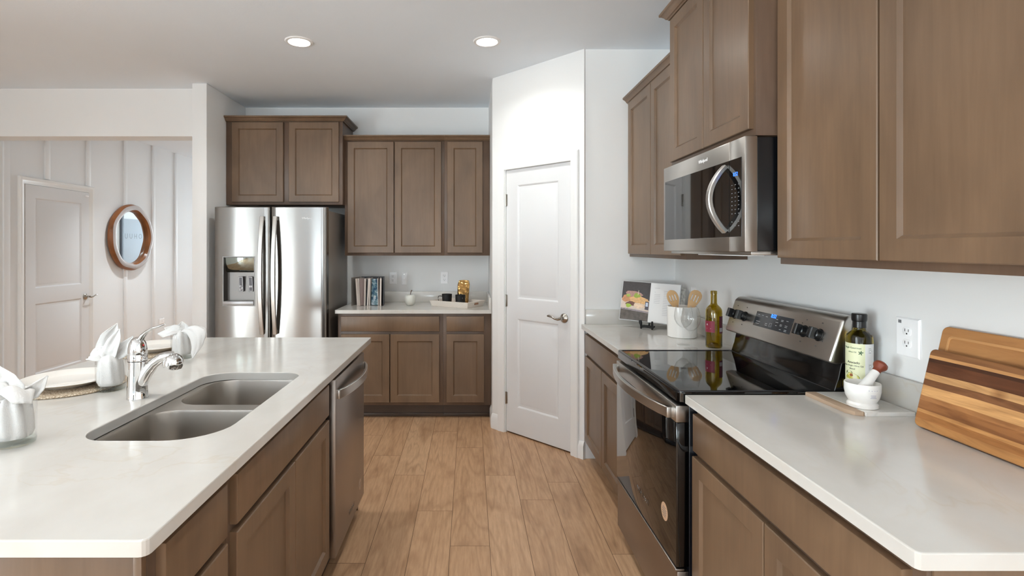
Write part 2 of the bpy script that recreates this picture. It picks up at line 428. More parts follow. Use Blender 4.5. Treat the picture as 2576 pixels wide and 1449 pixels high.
def panel_door(M, w, h, t, mid):
    """moulded two-panel slab; local x across, y up, front at z=0 and thickness t behind"""
    bm = new(); us = [0, 0.11, w - 0.11, w]; vs = [0, 0.20, mid - 0.075, mid + 0.075, h - 0.12, h]
    for i in range(3):
        for j in range(5):
            if i == 1 and j in (1, 3):
                w2, h2 = us[2] - us[1], vs[j + 1] - vs[j]
                ls = [[M @ Vector((us[1] + x, vs[j] + y, z)) for x, y in ((q, q), (w2 - q, q), (w2 - q, h2 - q), (q, h2 - q))]
                      for q, z in ((0, 0), (0.004, -0.002), (0.013, -0.009), (0.024, -0.009), (0.034, -0.006), (0.050, -0.002))]
                loops(bm, ls, cap1=True)
            else:
                bm.faces.new([bm.verts.new(M @ Vector(p)) for p in ((us[i], vs[j], 0), (us[i + 1], vs[j], 0), (us[i + 1], vs[j + 1], 0), (us[i], vs[j + 1], 0))])
    loops(bm, [[M @ Vector(p) for p in ((0, 0, z), (w, 0, z), (w, h, z), (0, h, z))] for z in (0, -t)], cap1=True)
    bmesh.ops.remove_doubles(bm, verts=bm.verts, dist=1e-5)
    return bm
def casing(M, a, b, top, cw=0.066, thick=0.018):
    prof = [(0, 0), (0, 0.010), (0.008, 0.013), (cw * 0.45, thick * 0.75), (cw * 0.62, thick), (cw - 0.006, thick), (cw, thick - 0.006), (cw, 0)]
    bm = new(); ls = []
    for px, py, sx, sy in ((a, 0, -1, 0), (a, top, -1, 1), (b, top, 1, 1), (b, 0, 1, 0)):
        ls.append([M @ Vector((px + sx * o, py + sy * o, z)) for o, z in prof])
    loops(bm, ls, cap0=True, cap1=True); return bm
def hinges(M, u, parent, zs):
    for z in zs:
        bm = new(); bx(bm, u - 0.003, u + 0.011, z - 0.045, z + 0.045, -0.004, 0.004, 0.001, M=M)
        tube(bm, [M @ Vector((u - 0.002, z - 0.047, 0.006)), M @ Vector((u - 0.002, z + 0.047, 0.006))], 0.006, 10)
        obj('hinge', bm, NICKEL, parent, 'satin nickel butt hinge')
def lever(M, u, z, parent, sgn=-1, s=1.0):
    bm = new(); T = M @ Matrix.Translation((u, z, 0))
    lathe(bm, [(0.0, 0.022), (0.012, 0.022), (0.018, 0.016), (0.028, 0.012), (0.033, 0.006), (0.033, 0.0)], 28, T)
    tube(bm, [T @ Vector(p) for p in ((0, 0, 0.015), (0, 0, 0.05))], 0.010, 14)
    pts = [(0, 0, 0.048), (sgn * 0.02, -0.006, 0.052), (sgn * 0.045, -0.004, 0.054), (sgn * 0.07, 0.006, 0.054), (sgn * 0.095, 0.012, 0.052), (sgn * 0.113, 0.010, 0.050)]
    tube(bm, [T @ Vector(p) for p in pts], None, 12, flat=[(0.009, 0.010), (0.007, 0.009), (0.0055, 0.007), (0.005, 0.006), (0.005, 0.009), (0.003, 0.005)], up=M.to_3x3() @ Vector((0, 1, 0)))
    return obj('lever_handle', bm, NICKEL, parent, 'satin nickel lever handle')
MPd = MP @ Matrix.Translation((DA + 0.003, 0.012, -0.012))
dr = struct('door_1', panel_door(MPd, DB - DA - 0.006, 2.02, 0.035, 0.955), DOORW)
hinges(MPd, 0.0, dr, (0.255, 1.01, 1.79)); lever(MPd, DB - DA - 0.065, 0.925, dr)
bm = new(); bx(bm, DB - DA - 0.0055, DB - DA - 0.0005, 0.925 - 0.03, 0.925 + 0.03, -0.014, -0.001, M=MPd); obj('strike_plate', bm, DARKSLOT, dr)
struct('trim_1', casing(MP, DA - 0.004, DB + 0.004, 2.036), TRIMW)
MH = frame((XH, 4.956, 0), (0, 1, 0), (0, 0, 1))
MHd = MH @ Matrix.Translation((0, 0.012, 0.0165))
dr2 = struct('door_2', panel_door(MHd, 0.828, 2.022, 0.016, 0.955), DOORW)
lever(MHd, 0.77, 0.89, dr2, sgn=1)
bm = new(); bx(bm, 0.765, 0.80, 1.975, 1.992, 0, 0.018, 0.003, M=MHd); obj('door_sensor', bm, WHITEP, dr2)
struct('trim_2', casing(MH, -0.004, 0.832, 2.038, 0.066, 0.027), TRIMW)
# ------------------------------------------------------------------ cabinets
TD = 0.02
def shaker(M, w, h, stile=0.057):
    return ringrect(new(), w, h, [(0, 0), (0, TD - 0.0025), (0.0025, TD), (stile, TD), (stile + 0.0008, TD - 0.0015), (stile + 0.009, TD - 0.0085), (stile + 0.0095, TD - 0.0095)], M)
def plate(M, w, h):
    return ringrect(new(), w, h, [(0, 0), (0, TD - 0.004), (0.0012, TD - 0.0012), (0.004, TD)], M)
def facing(side, plane):
    """(along, z) on a cabinet face -> frame at that point; along is the world coordinate running along the face"""
    def F(a0, a1, z0):
        if side == 'back': return frame((a0, plane, z0), (1, 0, 0), (0, 0, 1)), a1 - a0       # faces -Y, u to +X
        if side == 'right': return frame((plane, a1, z0), (0, -1, 0), (0, 0, 1)), a1 - a0     # faces -X, u to -Y
        return frame((plane, a0, z0), (0, 1, 0), (0, 0, 1)), a1 - a0                          # island, faces +X
    return F
def add_front(kind, F, a0, a1, z0, z1, parent):
    M, w = F(a0, a1, z0)
    bm = plate(M, w, z1 - z0) if kind != 'door' else shaker(M, w, z1 - z0)
    return obj({'door': 'door', 'drawer': 'drawer', 'false': 'drawer_front'}[kind], bm, CAB, parent)
CROWN = [(0, 0), (0.012, 0), (0.016, 0.006), (0.022, 0.008), (0.028, 0.018), (0.040, 0.028), (0.046, 0.030), (0.048, 0.034), (0.048, 0.042), (0, 0.042)]
def crown(path, z, parent, s=1.0):
    return obj('crown_molding', sweep(new(), path, [(o * s, z + q * s) for o, q in CROWN]), CAB, parent, smooth=25)

# wall cabinet over the refrigerator
t = thing('wall_cabinet', 'brown two-door wall cabinet mounted directly above the stainless refrigerator', 'cabinet', (-1.635, 4.65, 1.813))
F = facing('back', 4.65)
obj('cabinet_body', bx(new(), XN + 0.002, -1.124, 4.65, YB - 0.0015, 1.813, 2.55, 0.001), CABF, t)
add_front('door', F, -2.095, -1.6436, 1.8356, 2.5386, t); add_front('door', F, -1.5946, -1.154, 1.8356, 2.5386, t)
crown([(XN + 0.002, 4.65), (-1.124, 4.65), (-1.124, YB - 0.0015)], 2.548, t)

# wall cabinets over the back counter
F = facing('back', 4.73)
t = thing('wall_cabinet', 'brown wall cabinet with a pair of tall doors above the back counter', 'cabinet', (-0.675, 4.73, 1.362))
obj('cabinet_body', bx(new(), -1.1235, -0.2295, 4.73, YB - 0.0015, 1.362, 2.405, 0.001), CABF, t)
add_front('door', F, -1.0957, -0.682, 1.387, 2.382, t); add_front('door', F, -0.673, -0.2561, 1.387, 2.382, t)
crown([(-1.1235, 4.73), (-0.2295, 4.73)], 2.395, t)
t = thing('wall_cabinet', 'narrow brown single-door wall cabinet at the right end of the back wall', 'cabinet', (-0.025, 4.73, 1.362))
obj('cabinet_body', bx(new(), -0.2285, 0.178, 4.73, YB - 0.0015, 1.362, 2.405, 0.001), CABF, t)
add_front('door', F, -0.2028, 0.1138, 1.387, 2.382, t)
crown([(-0.2285, 4.73), (0.178, 4.73)], 2.395, t)
# base cabinets under the back counter
F = facing('back', 4.41)
def base_cab_back(label, x0, x1, dr, doors):
    t = thing('base_cabinet', label, 'cabinet', ((x0 + x1) / 2, 4.41, 0))
    obj('cabinet_body', bx(new(), x0, x1, 4.41, YB - 0.0015, 0.114, 0.883, 0.001), CABF, t)
    bm = bx(new(), x0, x1, 4.485, 4.6, 0, 0.114); bx(bm, x0, x1, 4.472, 4.485, 0, 0.028, 0.003)
    obj('toe_kick', bm, TOE, t)
    add_front('drawer', F, dr[0], dr[1], 0.734, 0.860, t)
    for a, b in doors: add_front('door', F, a, b, 0.140, 0.710, t)
base_cab_back('brown base cabinet with one wide drawer and two doors under the back counter', -1.105, -0.2255, (-1.077, -0.255), ((-1.077, -0.672), (-0.664, -0.255)))
base_cab_back('narrow brown base cabinet with one drawer and one door next to the pantry corner', -0.2245, 0.178, (-0.1956, 0.119), ((-0.1956, 0.119),))

# right-hand wall cabinets
F = facing('right', 1.085)
t = thing('wall_cabinet', 'brown two-door wall cabinet beyond the microwave, above the propped cookbook', 'cabinet', (1.085, 3.1, 1.372))
obj('cabinet_body', bx(new(), 1.085, XW - 0.0015, 2.641, YRW - 0.0015, 1.372, 2.42, 0.001), CABF, t)
add_front('door', F, 3.108, 3.545, 1.392, 2.405, t); add_front('door', F, 2.665, 3.102, 1.392, 2.405, t)
crown([(1.085, YRW - 0.0015), (1.085, 2.641)], 2.405, t)
t = thing('wall_cabinet', 'raised brown two-door wall cabinet directly above the microwave', 'cabinet', (1.01, 2.24, 1.828))
obj('cabinet_body', bx(new(), 1.012, XW - 0.0015, 1.860, 2.640, 1.829, 2.60, 0.001), CABF, t)
F = facing('right', 1.012)
add_front('door', F, 2.244, 2.612, 1.855, 2.56, t); add_front('door', F, 1.876, 2.238, 1.855, 2.56, t)
crown([(XW - 0.0015, 2.640), (1.012, 2.640), (1.012, 1.860), (XW - 0.0015, 1.860)], 2.575, t)
t = thing('wall_cabinet', 'large brown two-door wall cabinet nearest the camera at top right', 'cabinet', (1.095, 1.39, 1.372))
F = facing('right', 1.097)
obj('cabinet_body', bx(new(), 1.097, XW - 0.0015, 0.92, 1.8585, 1.374, 2.42, 0.001), CABF, t)
add_front('door', F, 1.393, 1.845, 1.396, 2.405, t); add_front('door', F, 0.935, 1.386, 1.396, 2.405, t)
crown([(1.097, 1.8585), (1.097, 0.92), (XW - 0.0015, 0.92)], 2.405, t)

# right-hand base cabinets
F = facing('right', 0.795)
def base_cab_right(label, y0, y1, dr, doors, endpanel):
    t = thing('base_cabinet', label, 'cabinet', (0.795, (y0 + y1) / 2, 0))
    obj('cabinet_body', bx(new(), 0.795, XW - 0.0015, y0, y1, 0.105, 0.883, 0.001), CABF, t)
    obj('toe_kick', bx(new(), 0.868, XW - 0.0015, y0, y1, 0, 0.105), TOE, t)
    add_front('drawer', F, dr[0], dr[1], 0.724, 0.853, t)
    for a, b in doors: add_front('door', F, a, b, 0.130, 0.704, t)
    if endpanel: obj('end_panel', bx(new(), 0.803, XW - 0.0015, y0 - 0.006, y0, 0.0, 0.883, 0.001), CAB, t)
base_cab_right('brown base cabinet between the range and the pantry door', 2.640, 3.5735, (2.655, 3.548), ((3.105, 3.548), (2.655, 3.098)), False)
base_cab_right('brown base cabinet in the lower right foreground, nearer than the range', 0.916, 1.840, (0.945, 1.834), ((1.393, 1.838), (0.940, 1.387)), True)

# counters
def rr_loop(x0, x1, y0, y1, rs):
    """ccw rectangle with corner radii (x1y1, x0y1, x0y0, x1y0)"""
    out = []
    for k, (cx, cy, sx, sy) in enumerate(((x1, y1, 1, 1), (x0, y1, -1, 1), (x0, y0, -1, -1), (x1, y0, 1, -1))):
        r = max(rs[k], 0.0008); n = 8 if rs[k] > 0.02 else (4 if rs[k] > 0 else 1)
        for i in range(n + 1):
            a = k * PI / 2 + i / n * PI / 2
            out.append((cx - sx * r + r * math.cos(a), cy - sy * r + r * math.sin(a)))
    return out
CT = 0.914; CB = 0.884
t = thing('countertop', 'white quartz countertop on the back wall base cabinets', 'countertop', (-0.47, 4.7, CB))
obj('slab', slab(new(), rr_loop(-1.124, 0.1785, 4.38, YB - 0.0015, (0, 0, 0.004, 0)), CB, CT), QUARTZ, t, smooth=20)
bm = bx(new(), -1.124, 0.1785, YB - 0.02, YB - 0.0015, CT, CT + 0.1, 0.002); bx(bm, 0.159, 0.1785, 4.39, YB - 0.02, CT, CT + 0.1, 0.002)
obj('backsplash', bm, QUARTZ, t)
t = thing('countertop', 'white quartz countertop between the range and the pantry corner', 'countertop', (1.08, 3.1, CB))
obj('slab', slab(new(), rr_loop(0.757, XW - 0.0015, 2.625, YRW - 0.0015, (0, 0, 0.006, 0)), CB, CT), QUARTZ, t, smooth=20)
bm = bx(new(), XW - 0.02, XW - 0.0015, 2.625, YRW - 0.0015, CT, CT + 0.1, 0.002); bx(bm, 0.785, XW - 0.02, YRW - 0.02, YRW - 0.0015, CT, CT + 0.1, 0.002)
obj('backsplash', bm, QUARTZ, t)
t = thing('countertop', 'white quartz countertop in the right foreground holding the cutting boards', 'countertop', (1.08, 1.4, CB))
obj('slab', slab(new(), rr_loop(0.757, XW - 0.0015, 0.89, 1.851, (0, 0, 0.012, 0.004)), CB, CT), QUARTZ, t, smooth=20)
obj('backsplash', bx(new(), XW - 0.02, XW - 0.0015, 0.89, 1.851, CT, CT + 0.1, 0.002), QUARTZ, t)

# island
SX0, SX1, SY0, SY1 = -1.072, -0.692, 1.412, 2.185
hole = rr_loop(SX0, SX1, SY0, SY1, (0.07, 0.10, 0.085, 0.14))
t = thing('island_countertop', 'long white quartz island countertop with a sink cutout', 'countertop', (-1.16, 1.98, CB))
obj('slab', slab(new(), rr_loop(-1.75, -0.57, 0.9285, 3.042, (0.006, 0.006, 0.012, 0.016)), CB, CT, holes=[hole]), QUARTZ, t, smooth=20)
F = facing('island', -0.608)
def base_cab_island(label, y0, y1, fronts):
    t = thing('base_cabinet', label, 'cabinet', (-0.608, (y0 + y1) / 2, 0))
    x0 = -1.2
    if 'sink' in label:                                             # open-topped box so that the bowls hang inside it
        bm = bx(new(), x0, -0.608, y0, y0 + 0.016, 0.105, 0.883); bx(bm, x0, -0.608, y1 - 0.016, y1, 0.105, 0.883)
        bx(bm, x0, x0 + 0.012, y0 + 0.016, y1 - 0.016, 0.105, 0.883); bx(bm, -0.627, -0.608, y0 + 0.016, y1 - 0.016, 0.105, 0.883); bx(bm, x0 + 0.012, -0.627, y0 + 0.016, y1 - 0.016, 0.105, 0.12)
        obj('cabinet_body', bm, CABF, t)
    else: obj('cabinet_body', bx(new(), x0, -0.608, y0, y1, 0.105, 0.883, 0.001), CABF, t)
    obj('toe_kick', bx(new(), x0, -0.683, y0, y1, 0, 0.105), TOE, t)
    for k, a, b, z0, z1 in fronts: add_front(k, F, a, b, z0, z1, t)
    return t
near_cab = base_cab_island('narrow brown island base cabinet at its near end, with drawer over door', 0.992, 1.309, (('drawer', 1.019, 1.281, 0.728, 0.858), ('door', 1.019, 1.281, 0.130, 0.711)))
sink_cab = base_cab_island('brown sink base cabinet in the island beside the dishwasher', 1.310, 2.215, (('false', 1.333, 2.203, 0.730, 0.858), ('door', 1.331, 1.774, 0.130, 0.711), ('door', 1.780, 2.205, 0.130, 0.711)))
obj('end_panel', bx(new(), -1.215, -0.626, 0.980, 0.991, 0, 0.883, 0.001), CAB, near_cab)
obj('corner_post', bx(new(), -0.625, -0.609, 0.976, 0.991, 0, 0.883, 0.001), CAB, near_cab)
obj('back_panel', bx(new(), -1.222, -1.202, 0.992, 2.885, 0, 0.883, 0.001), CAB, sink_cab)
obj('end_panel', bx(new(), -1.20, -0.612, 2.868, 2.886, 0, 0.883, 0.001), CAB, sink_cab)

# double-bowl sink
t = thing('kitchen_sink', 'undermount stainless double-bowl sink set into the island', 'sink', (-0.88, 1.8, 0.68))
b1 = rr_loop(SX0 + 0.012, SX1 + 0.03, SY0 + 0.008, 1.778, (0.05, 0.09, 0.085, 0.13))
b2 = rr_loop(SX0 + 0.03, SX1 + 0.03, 1.838, SY1 + 0.002, (0.06, 0.09, 0.085, 0.05))
RIM = 0.8825
obj('rim', slab(new(), rr_loop(SX0 - 0.028, SX1 + 0.05, SY0 - 0.025, SY1 + 0.0125, (0.08, 0.1, 0.1, 0.1)), RIM - 0.0012, RIM, holes=[b1, b2], r=0), SINKS, t)
for b in (b1, b2):
    bm = new(); ls = []
    for dd, z in ((0, RIM), (0.002, RIM - 0.008), (0.006, RIM - 0.10), (0.010, RIM - 0.175), (0.018, RIM - 0.193), (0.035, RIM - 0.203), (0.08, RIM - 0.207)):
        ls.append([(x, y, z) for x, y in (offs(b, dd) if dd else b)])
    loops(bm, [[Vector(p) for p in l] for l in ls], cap1=True)
    o = obj('bowl', bm, SINKS, t, smooth=70)
    cx = sum(p[0] for p in b) / len(b); cy = sum(p[1] for p in b) / len(b)
    bm = lathe(new(), [(0.055, RIM - 0.205), (0.052, RIM - 0.2025), (0.042, RIM - 0.2035), (0.036, RIM - 0.2065), (0.0, RIM - 0.2065)], 28, Matrix.Translation((cx, cy, 0)))
    obj('drain', bm, CHROME, t, 'chrome drain basket')

# dishwasher
t = thing('dishwasher', 'stainless dishwasher with a bowed bar handle at the far end of the island', 'dishwasher', (-0.6, 2.54, 0))
DX = -0.572
obj('tub', bx(new(), -1.18, -0.612, 2.222, 2.86, 0.10, 0.875, 0.002), NAVYB, t, 'black side of the dishwasher tub')
bm = bx(new(), -0.611, DX, 2.242, 2.842, 0.105, 0.868, 0.004); obj('door', bm, STEELD, t)
obj('toe_panel', bx(new(), -0.70, -0.64, 2.235, 2.85, 0.006, 0.10), BLACKP, t)
pts = []
for i in range(15):
    s = i / 14; pts.append((DX + 0.010 + 0.044 * math.sin(PI * s) ** 0.75, 2.262 + 0.556 * s, 0.802))
bm = new(); bar(bm, pts, (0.006, 0.0195)); 
for y in (2.262, 2.818): bx(bm, DX - 0.001, DX + 0.014, y - 0.008, y + 0.008, 0.783, 0.821, 0.002)
obj('handle', bm, STEELV, t)
Mi = frame((DX + 0.0004, 2.545, 0.17), (0, 1, 0), (0, 0, 1))
text('logo', 'Whirlpool', 0.026, Mi, STEEL, t)
bm = new(); lathe(bm, [(0.026, 0), (0.026, 0.0006)], 28, frame((DX, 2.74, 0.20), (0, 1, 0), (0, 0, 1)), cap1=True)
ST = mat('sticker_paper', (196, 172, 150), 0.5)
st = obj('sticker', bm, ST, t, 'round pale paper sticker')
def rules(M, rows, parent, m, name='print', h=0.0016):
    """small lines of print: rows of (x0, x1, y) in the local plane"""
    bm = new()
    for x0, x1, y in rows: bx(bm, x0, x1, y - h / 2, y + h / 2, 0, 0.0004, M=M)
    return obj(name, bm, m, parent)
INK = mat('grey_ink', (120, 120, 122), 0.7); INKD = mat('charcoal_ink', (84, 82, 80), 0.8)
rules(frame((DX + 0.0006, 2.74, 0.20), (0, 1, 0), (0, 0, 1)), [(-0.013, 0.013, 0.008), (-0.016, 0.016, 0.001), (-0.013, 0.013, -0.006), (-0.009, 0.009, -0.013)], st, INK)

# kitchen faucet
t = thing('faucet', 'chrome single-lever kitchen faucet on the island behind the sink', 'faucet', (-1.143, 1.81, CT))
T = Matrix.Translation((-1.143, 1.81, CT))
# sub-divided body, waist and dome cap
obj('body', lathe(new(), [(0.0, 0.0), (0.0335, 0.0), (0.0335, 0.004), (0.0325, 0.007), (0.0315, 0.04), (0.030, 0.09), (0.0295, 0.128)], 40, T), CHROME, t)
obj('cap', lathe(new(), [(0.0285, 0.1285), (0.0305, 0.131), (0.0305, 0.150), (0.0298, 0.152), (0.0298, 0.153), (0.0305, 0.155), (0.0295, 0.172), (0.026, 0.190), (0.019, 0.203), (0.010, 0.209), (0, 0.211)], 40, T), CHROME, t)
L = [(0.006, 0, 0.195), (0.018, 0, 0.214), (0.033, 0, 0.229), (0.054, 0, 0.241), (0.076, 0, 0.247), (0.094, 0, 0.254)]
obj('lever', tube(new(), [T @ Vector(p) for p in L], None, 16, flat=[(0.014, 0.012), (0.012, 0.009), (0.009, 0.006), (0.009, 0.0045), (0.010, 0.004), (0.004, 0.003)], up=(0, 0, 1)), CHROME, t)
S = [(0.0, 0.0, 0.035), (0.018, 0, 0.060), (0.036, 0, 0.093), (0.058, 0, 0.120), (0.080, 0, 0.136), (0.100, 0, 0.143), (0.118, 0, 0.1435)]
obj('spout', tube(new(), [T @ Vector(p) for p in S], None, 24, flat=[(0.026, 0.020), (0.025, 0.021), (0.023, 0.020), (0.0205, 0.019), (0.019, 0.018), (0.0185, 0.0175), (0.0185, 0.0175)], up=(0, 0, 1)), CHROME, t)
Hm = T @ Matrix.Translation((0.122, 0, 0.118)) @ Matrix.Rotation(math.radians(12), 4, 'Y')
obj('spray_head', lathe(new(), [(0, -0.014), (0.026, -0.014), (0.030, -0.011), (0.0325, -0.002), (0.032, 0.010), (0.028, 0.022), (0.020, 0.031), (0.010, 0.035), (0, 0.036)], 32, Hm), CHROME, t)
bm = lathe(new(), [(0, 0.0035), (0.0025, 0.003), (0.0035, 0)], 14, T @ Matrix.Translation((0.0262, -0.010, 0.184)) @ Matrix.Rotation(PI / 2, 4, 'Y'))
obj('temperature_dot', bm, mat('red_dot', (190, 50, 45), 0.3), t, 'small red dot')
# ------------------------------------------------------------------ refrigerator
FY = 4.258; FX0, FX1, FXC = -2.074, -1.164, -1.619
t = thing('refrigerator', 'stainless side-by-side refrigerator with ice and water dispenser in its left door', 'refrigerator', (-1.62, 4.6, 0))
obj('cabinet_body', bx(new(), FX0 + 0.012, FX1 - 0.012, 4.345, 5.03, 0.03, 1.742, 0.006), FRSIDE, t)
obj('grille', bx(new(), FX0 + 0.02, FX1 - 0.02, 4.30, 4.345, 0.012, 0.085, 0.004), BLACKP, t)
def fr_door(x0, x1, hole=None):
    z0, z1 = 0.10, 1.765
    xs = sorted(set([x0, x0 + 0.006, x0 + 0.014] + [x0 + 0.014 + (x1 - x0 - 0.028) * i / 14 for i in range(1, 14)] + [x1 - 0.014, x1 - 0.006, x1] + (list(hole[:2]) if hole else [])))
    zs = [z0, z0 + 0.006] + (list(hole[2:]) if hole else [1.0]) + [z1 - 0.006, z1]
    xc, hw = (x0 + x1) / 2, (x1 - x0) / 2
    def yf(x, z):
        e = 0.011 if x in (x0, x1) else 0.003 if x in (xs[1], xs[-2]) else 0.0
        e += 0.006 if z in (z0, z1) else 0
        return FY + 0.010 * ((x - xc) / hw) ** 2 + e
    bm = new(); g = {(i, j): bm.verts.new((x, yf(x, z), z)) for i, x in enumerate(xs) for j, z in enumerate(zs)}
    for i in range(len(xs) - 1):
        for j in range(len(zs) - 1):
            if hole and hole[0] - 1e-6 <= xs[i] < hole[1] - 1e-6 and hole[2] - 1e-6 <= zs[j] < hole[3] - 1e-6: continue
            bm.faces.new((g[i, j], g[i + 1, j], g[i + 1, j + 1], g[i, j + 1]))
    yb = FY + 0.082; nx, nz = len(xs) - 1, len(zs) - 1
    ring = [(i, 0) for i in range(nx)] + [(nx, j) for j in range(nz)] + [(i, nz) for i in range(nx, 0, -1)] + [(0, j) for j in range(nz, 0, -1)]
    back = [bm.verts.new((g[k].co.x, yb, g[k].co.z)) for k in ring]
    for a in range(len(ring)):
        b = (a + 1) % len(ring); bm.faces.new((g[ring[a]], back[a], back[b], g[ring[b]]))
    if not hole: bm.faces.new(back)
    return bm
HX0, HX1, HZ0, HZ1 = -1.995, -1.745, 0.966, 1.357
dl = obj('door', fr_door(FX0, FXC - 0.005, (HX0, HX1, HZ0, HZ1)), STEEL, t, 'left door with the dispenser')
drt = obj('door', fr_door(FXC + 0.005, FX1), STEEL, t, 'right door')
for x in (-1.676, -1.571):
    pts = [(x, FY - 0.012 - 0.05 * (1 - ((i / 12 - 0.5) * 2) ** 2), 0.735 + 0.95 * i / 12) for i in range(13)]
    bm = bar(new(), pts, (0.0165, 0.009), up=(0, 1, 0))
    for z in (0.75, 1.67): bx(bm, x - 0.014, x + 0.014, FY - 0.014, FY + 0.012, z - 0.016, z + 0.016, 0.003)
    obj('handle', bm, STEELV, t)
def disp():
    fy = FY + 0.004; by = FY + 0.060
    bm = new()
    xs_ = ((HX0, HZ0), (HX1, HZ0), (HX1, HZ1), (HX0, HZ1))
    ls = []
    for inset, y in ((-0.008, fy + 0.002), (-0.006, fy - 0.004), (0.002, fy - 0.004), (0.004, fy + 0.002), (0.008, by)):
        ls.append([Vector(p) for p in ((HX0 + inset, y, HZ0 + inset), (HX1 - inset, y, HZ0 + inset), (HX1 - inset, y, HZ1 - inset), (HX0 + inset, y, HZ1 - inset))])
    loops(bm, ls, cap1=True)
    d = obj('dispenser', bm, mat('dispenser_cavity', (112, 108, 105), 0.35, 0.85), t, smooth=30)
    # glossy curved control hood on top
    bm = new(); ls = []
    for i in range(13):
        x = HX0 + 0.006 + (HX1 - HX0 - 0.012) * i / 12; k = ((i / 12) - 0.5) * 2; b = 0.012 * (1 - k * k)
        ls.append([Vector((x, y, z)) for y, z in ((fy - 0.002 + 0.012 - b, HZ1 - 0.005), (fy + 0.012 - b, HZ1 - 0.05), (fy + 0.022 - b, HZ1 - 0.09), (fy + 0.034 - b * .5, HZ1 - 0.118), (by - 0.004, HZ1 - 0.126), (by - 0.004, HZ1 - 0.005))])
    loops(bm, ls, cap0=True, cap1=True); obj('control_hood', bm, mat('hood_chrome', (150, 160, 156), 0.06, 1.0), d, 'glossy mirrored hood', smooth=50)
    for cx, kind in ((-1.866, 0), (-1.787, 1)):
        M = frame((cx - 0.018, by - 0.012, 1.075), (1, 0, 0), (0.0, -0.10, 1))
        p = obj('paddle', ringrect(new(), 0.036, 0.123, [(0, 0), (0, 0.008), (0.002, 0.010), (0.006, 0.010), (0.0065, 0.0092)], M), mat('paddle_grey', (104, 104, 110), 0.4), d)
        bm = new()
        ringp = [((0.0, 0.0), (0.036, 0.123))]
        for x0, x1, z0, z1 in ((0.003, 0.0055, 0.003, 0.12), (0.0305, 0.033, 0.003, 0.12), (0.003, 0.033, 0.003, 0.0055), (0.003, 0.033, 0.1175, 0.12)):
            bx(bm, x0, x1, z0, z1, 0.0098, 0.0108, M=M)
        if kind == 0:
            for cx2, cz in ((0.014, 0.045), (0.024, 0.029), (0.012, 0.019)):
                R = M @ Matrix.Translation((cx2, cz, 0.0095)) @ Matrix.Rotation(0.5, 4, 'Z')
                lathe(bm, [(0.0075, 0), (0.0075, 0.0014), (0.0052, 0.0014), (0.0052, 0)], 6, R)
        else:
            for cz in (0.037, 0.0425, 0.048): bx(bm, 0.004, 0.032, cz - 0.0012, cz + 0.0012, 0.0092, 0.0108, M=M)
        obj('paddle_marking', bm, WHITEP, d)
    bm = bx(new(), HX0 + 0.002, HX1 - 0.002, fy - 0.012, by, HZ0 + 0.002, HZ0 + 0.034, 0.004)
    obj('drip_tray', bm, mat('tray_grey', (176, 174, 175), 0.35, 0.6), d)
disp()
text('logo', 'Whirlpool', 0.020, frame((-1.318, FY - 0.0006, 1.671), (1, 0, 0), (0, 0, 1)), WHITEP, t)
for x in (FX0 + 0.05, FX1 - 0.05): obj('hinge_cover', bx(new(), x - 0.035, x + 0.035, 4.30, 4.41, 1.743, 1.768, 0.006), GREYP, t)

# ------------------------------------------------------------------ range
RY0, RY1 = 1.862, 2.616
t = thing('range', 'freestanding stainless electric range with black glass cooktop and oven door', 'stove', (1.05, 2.24, 0))
obj('body', bx(new(), 0.775, 1.384, RY0, RY1, 0.03, 0.885, 0.003), NAVYB, t, 'black enamelled sides')
# cooktop: glass with a raised rounded rim and front lip
bm = slab(new(), rr_loop(0.735, 1.335, RY0 - 0.004, RY1 + 0.004, (0.01, 0.01, 0.022, 0.022)), 0.886, 0.922, r=0.006)
ck = obj('cooktop', bm, BLACKG, t, smooth=20)
bm = slab(new(), rr_loop(0.737, 1.30, RY0 - 0.002, RY1 + 0.002, (0.01, 0.01, 0.02, 0.02)), 0.921, 0.9245, holes=[list(reversed(rr_loop(0.752, 1.29, RY0 + 0.010, RY1 - 0.010, (0.008, 0.008, 0.016, 0.016))))][::1] if False else [rr_loop(0.752, 1.29, RY0 + 0.010, RY1 - 0.010, (0.008, 0.008, 0.016, 0.016))], r=0.001)
obj('cooktop_rim', bm, NAVYB, ck)
bm = bx(new(), 0.730, 0.775, RY0, RY1, 0.300, 0.812, 0.003); od = obj('oven_door', bm, BLACKG, t)
bm = bx(new(), 0.729, 0.776, RY0 - 0.001, RY1 + 0.001, 0.8125, 0.872, 0.003); obj('door_trim', bm, STEELV, od, 'stainless band across the top of the oven door')
pts = []
for i in range(17):
    s = i / 16; pts.append((0.712 - 0.050 * math.sin(PI * s) ** 0.8, 1.893 + 0.69 * s, 0.842))
bm = bar(new(), pts, (0.008, 0.019))
for y in (1.893, 2.583): bx(bm, 0.704, 0.731, y - 0.012, y + 0.012, 0.823, 0.861, 0.003)
obj('handle', bm, STEELV, od)
Mo = frame((0.7297, 2.225, 0.385), (0, -1, 0), (0, 0, 1))
text('logo', 'Whirlpool', 0.034, Mo, STEEL, od)
st = obj('sticker', lathe(new(), [(0.033, 0), (0.033, 0.0006)], 32, frame((0.7299, 1.974, 0.443), (0, -1, 0), (0, 0, 1)), cap1=True), mat('sticker_tan', (214, 178, 146), 0.5), od, 'round tan paper sticker')
rules(frame((0.7292, 1.974, 0.443), (0, -1, 0), (0, 0, 1)), [(-0.014, 0.014, 0.015), (-0.02, 0.02, 0.007), (-0.02, 0.02, -0.001), (-0.018, 0.018, -0.009), (-0.012, 0.012, -0.017)], st, INK, h=0.0025)
bm = bx(new(), 0.734, 0.775, RY0, RY1, 0.055, 0.284, 0.003); bx(bm, 0.727, 0.760, RY0, RY1, 0.284, 0.294, 0.003)
obj('drawer', bm, STEELD, t)
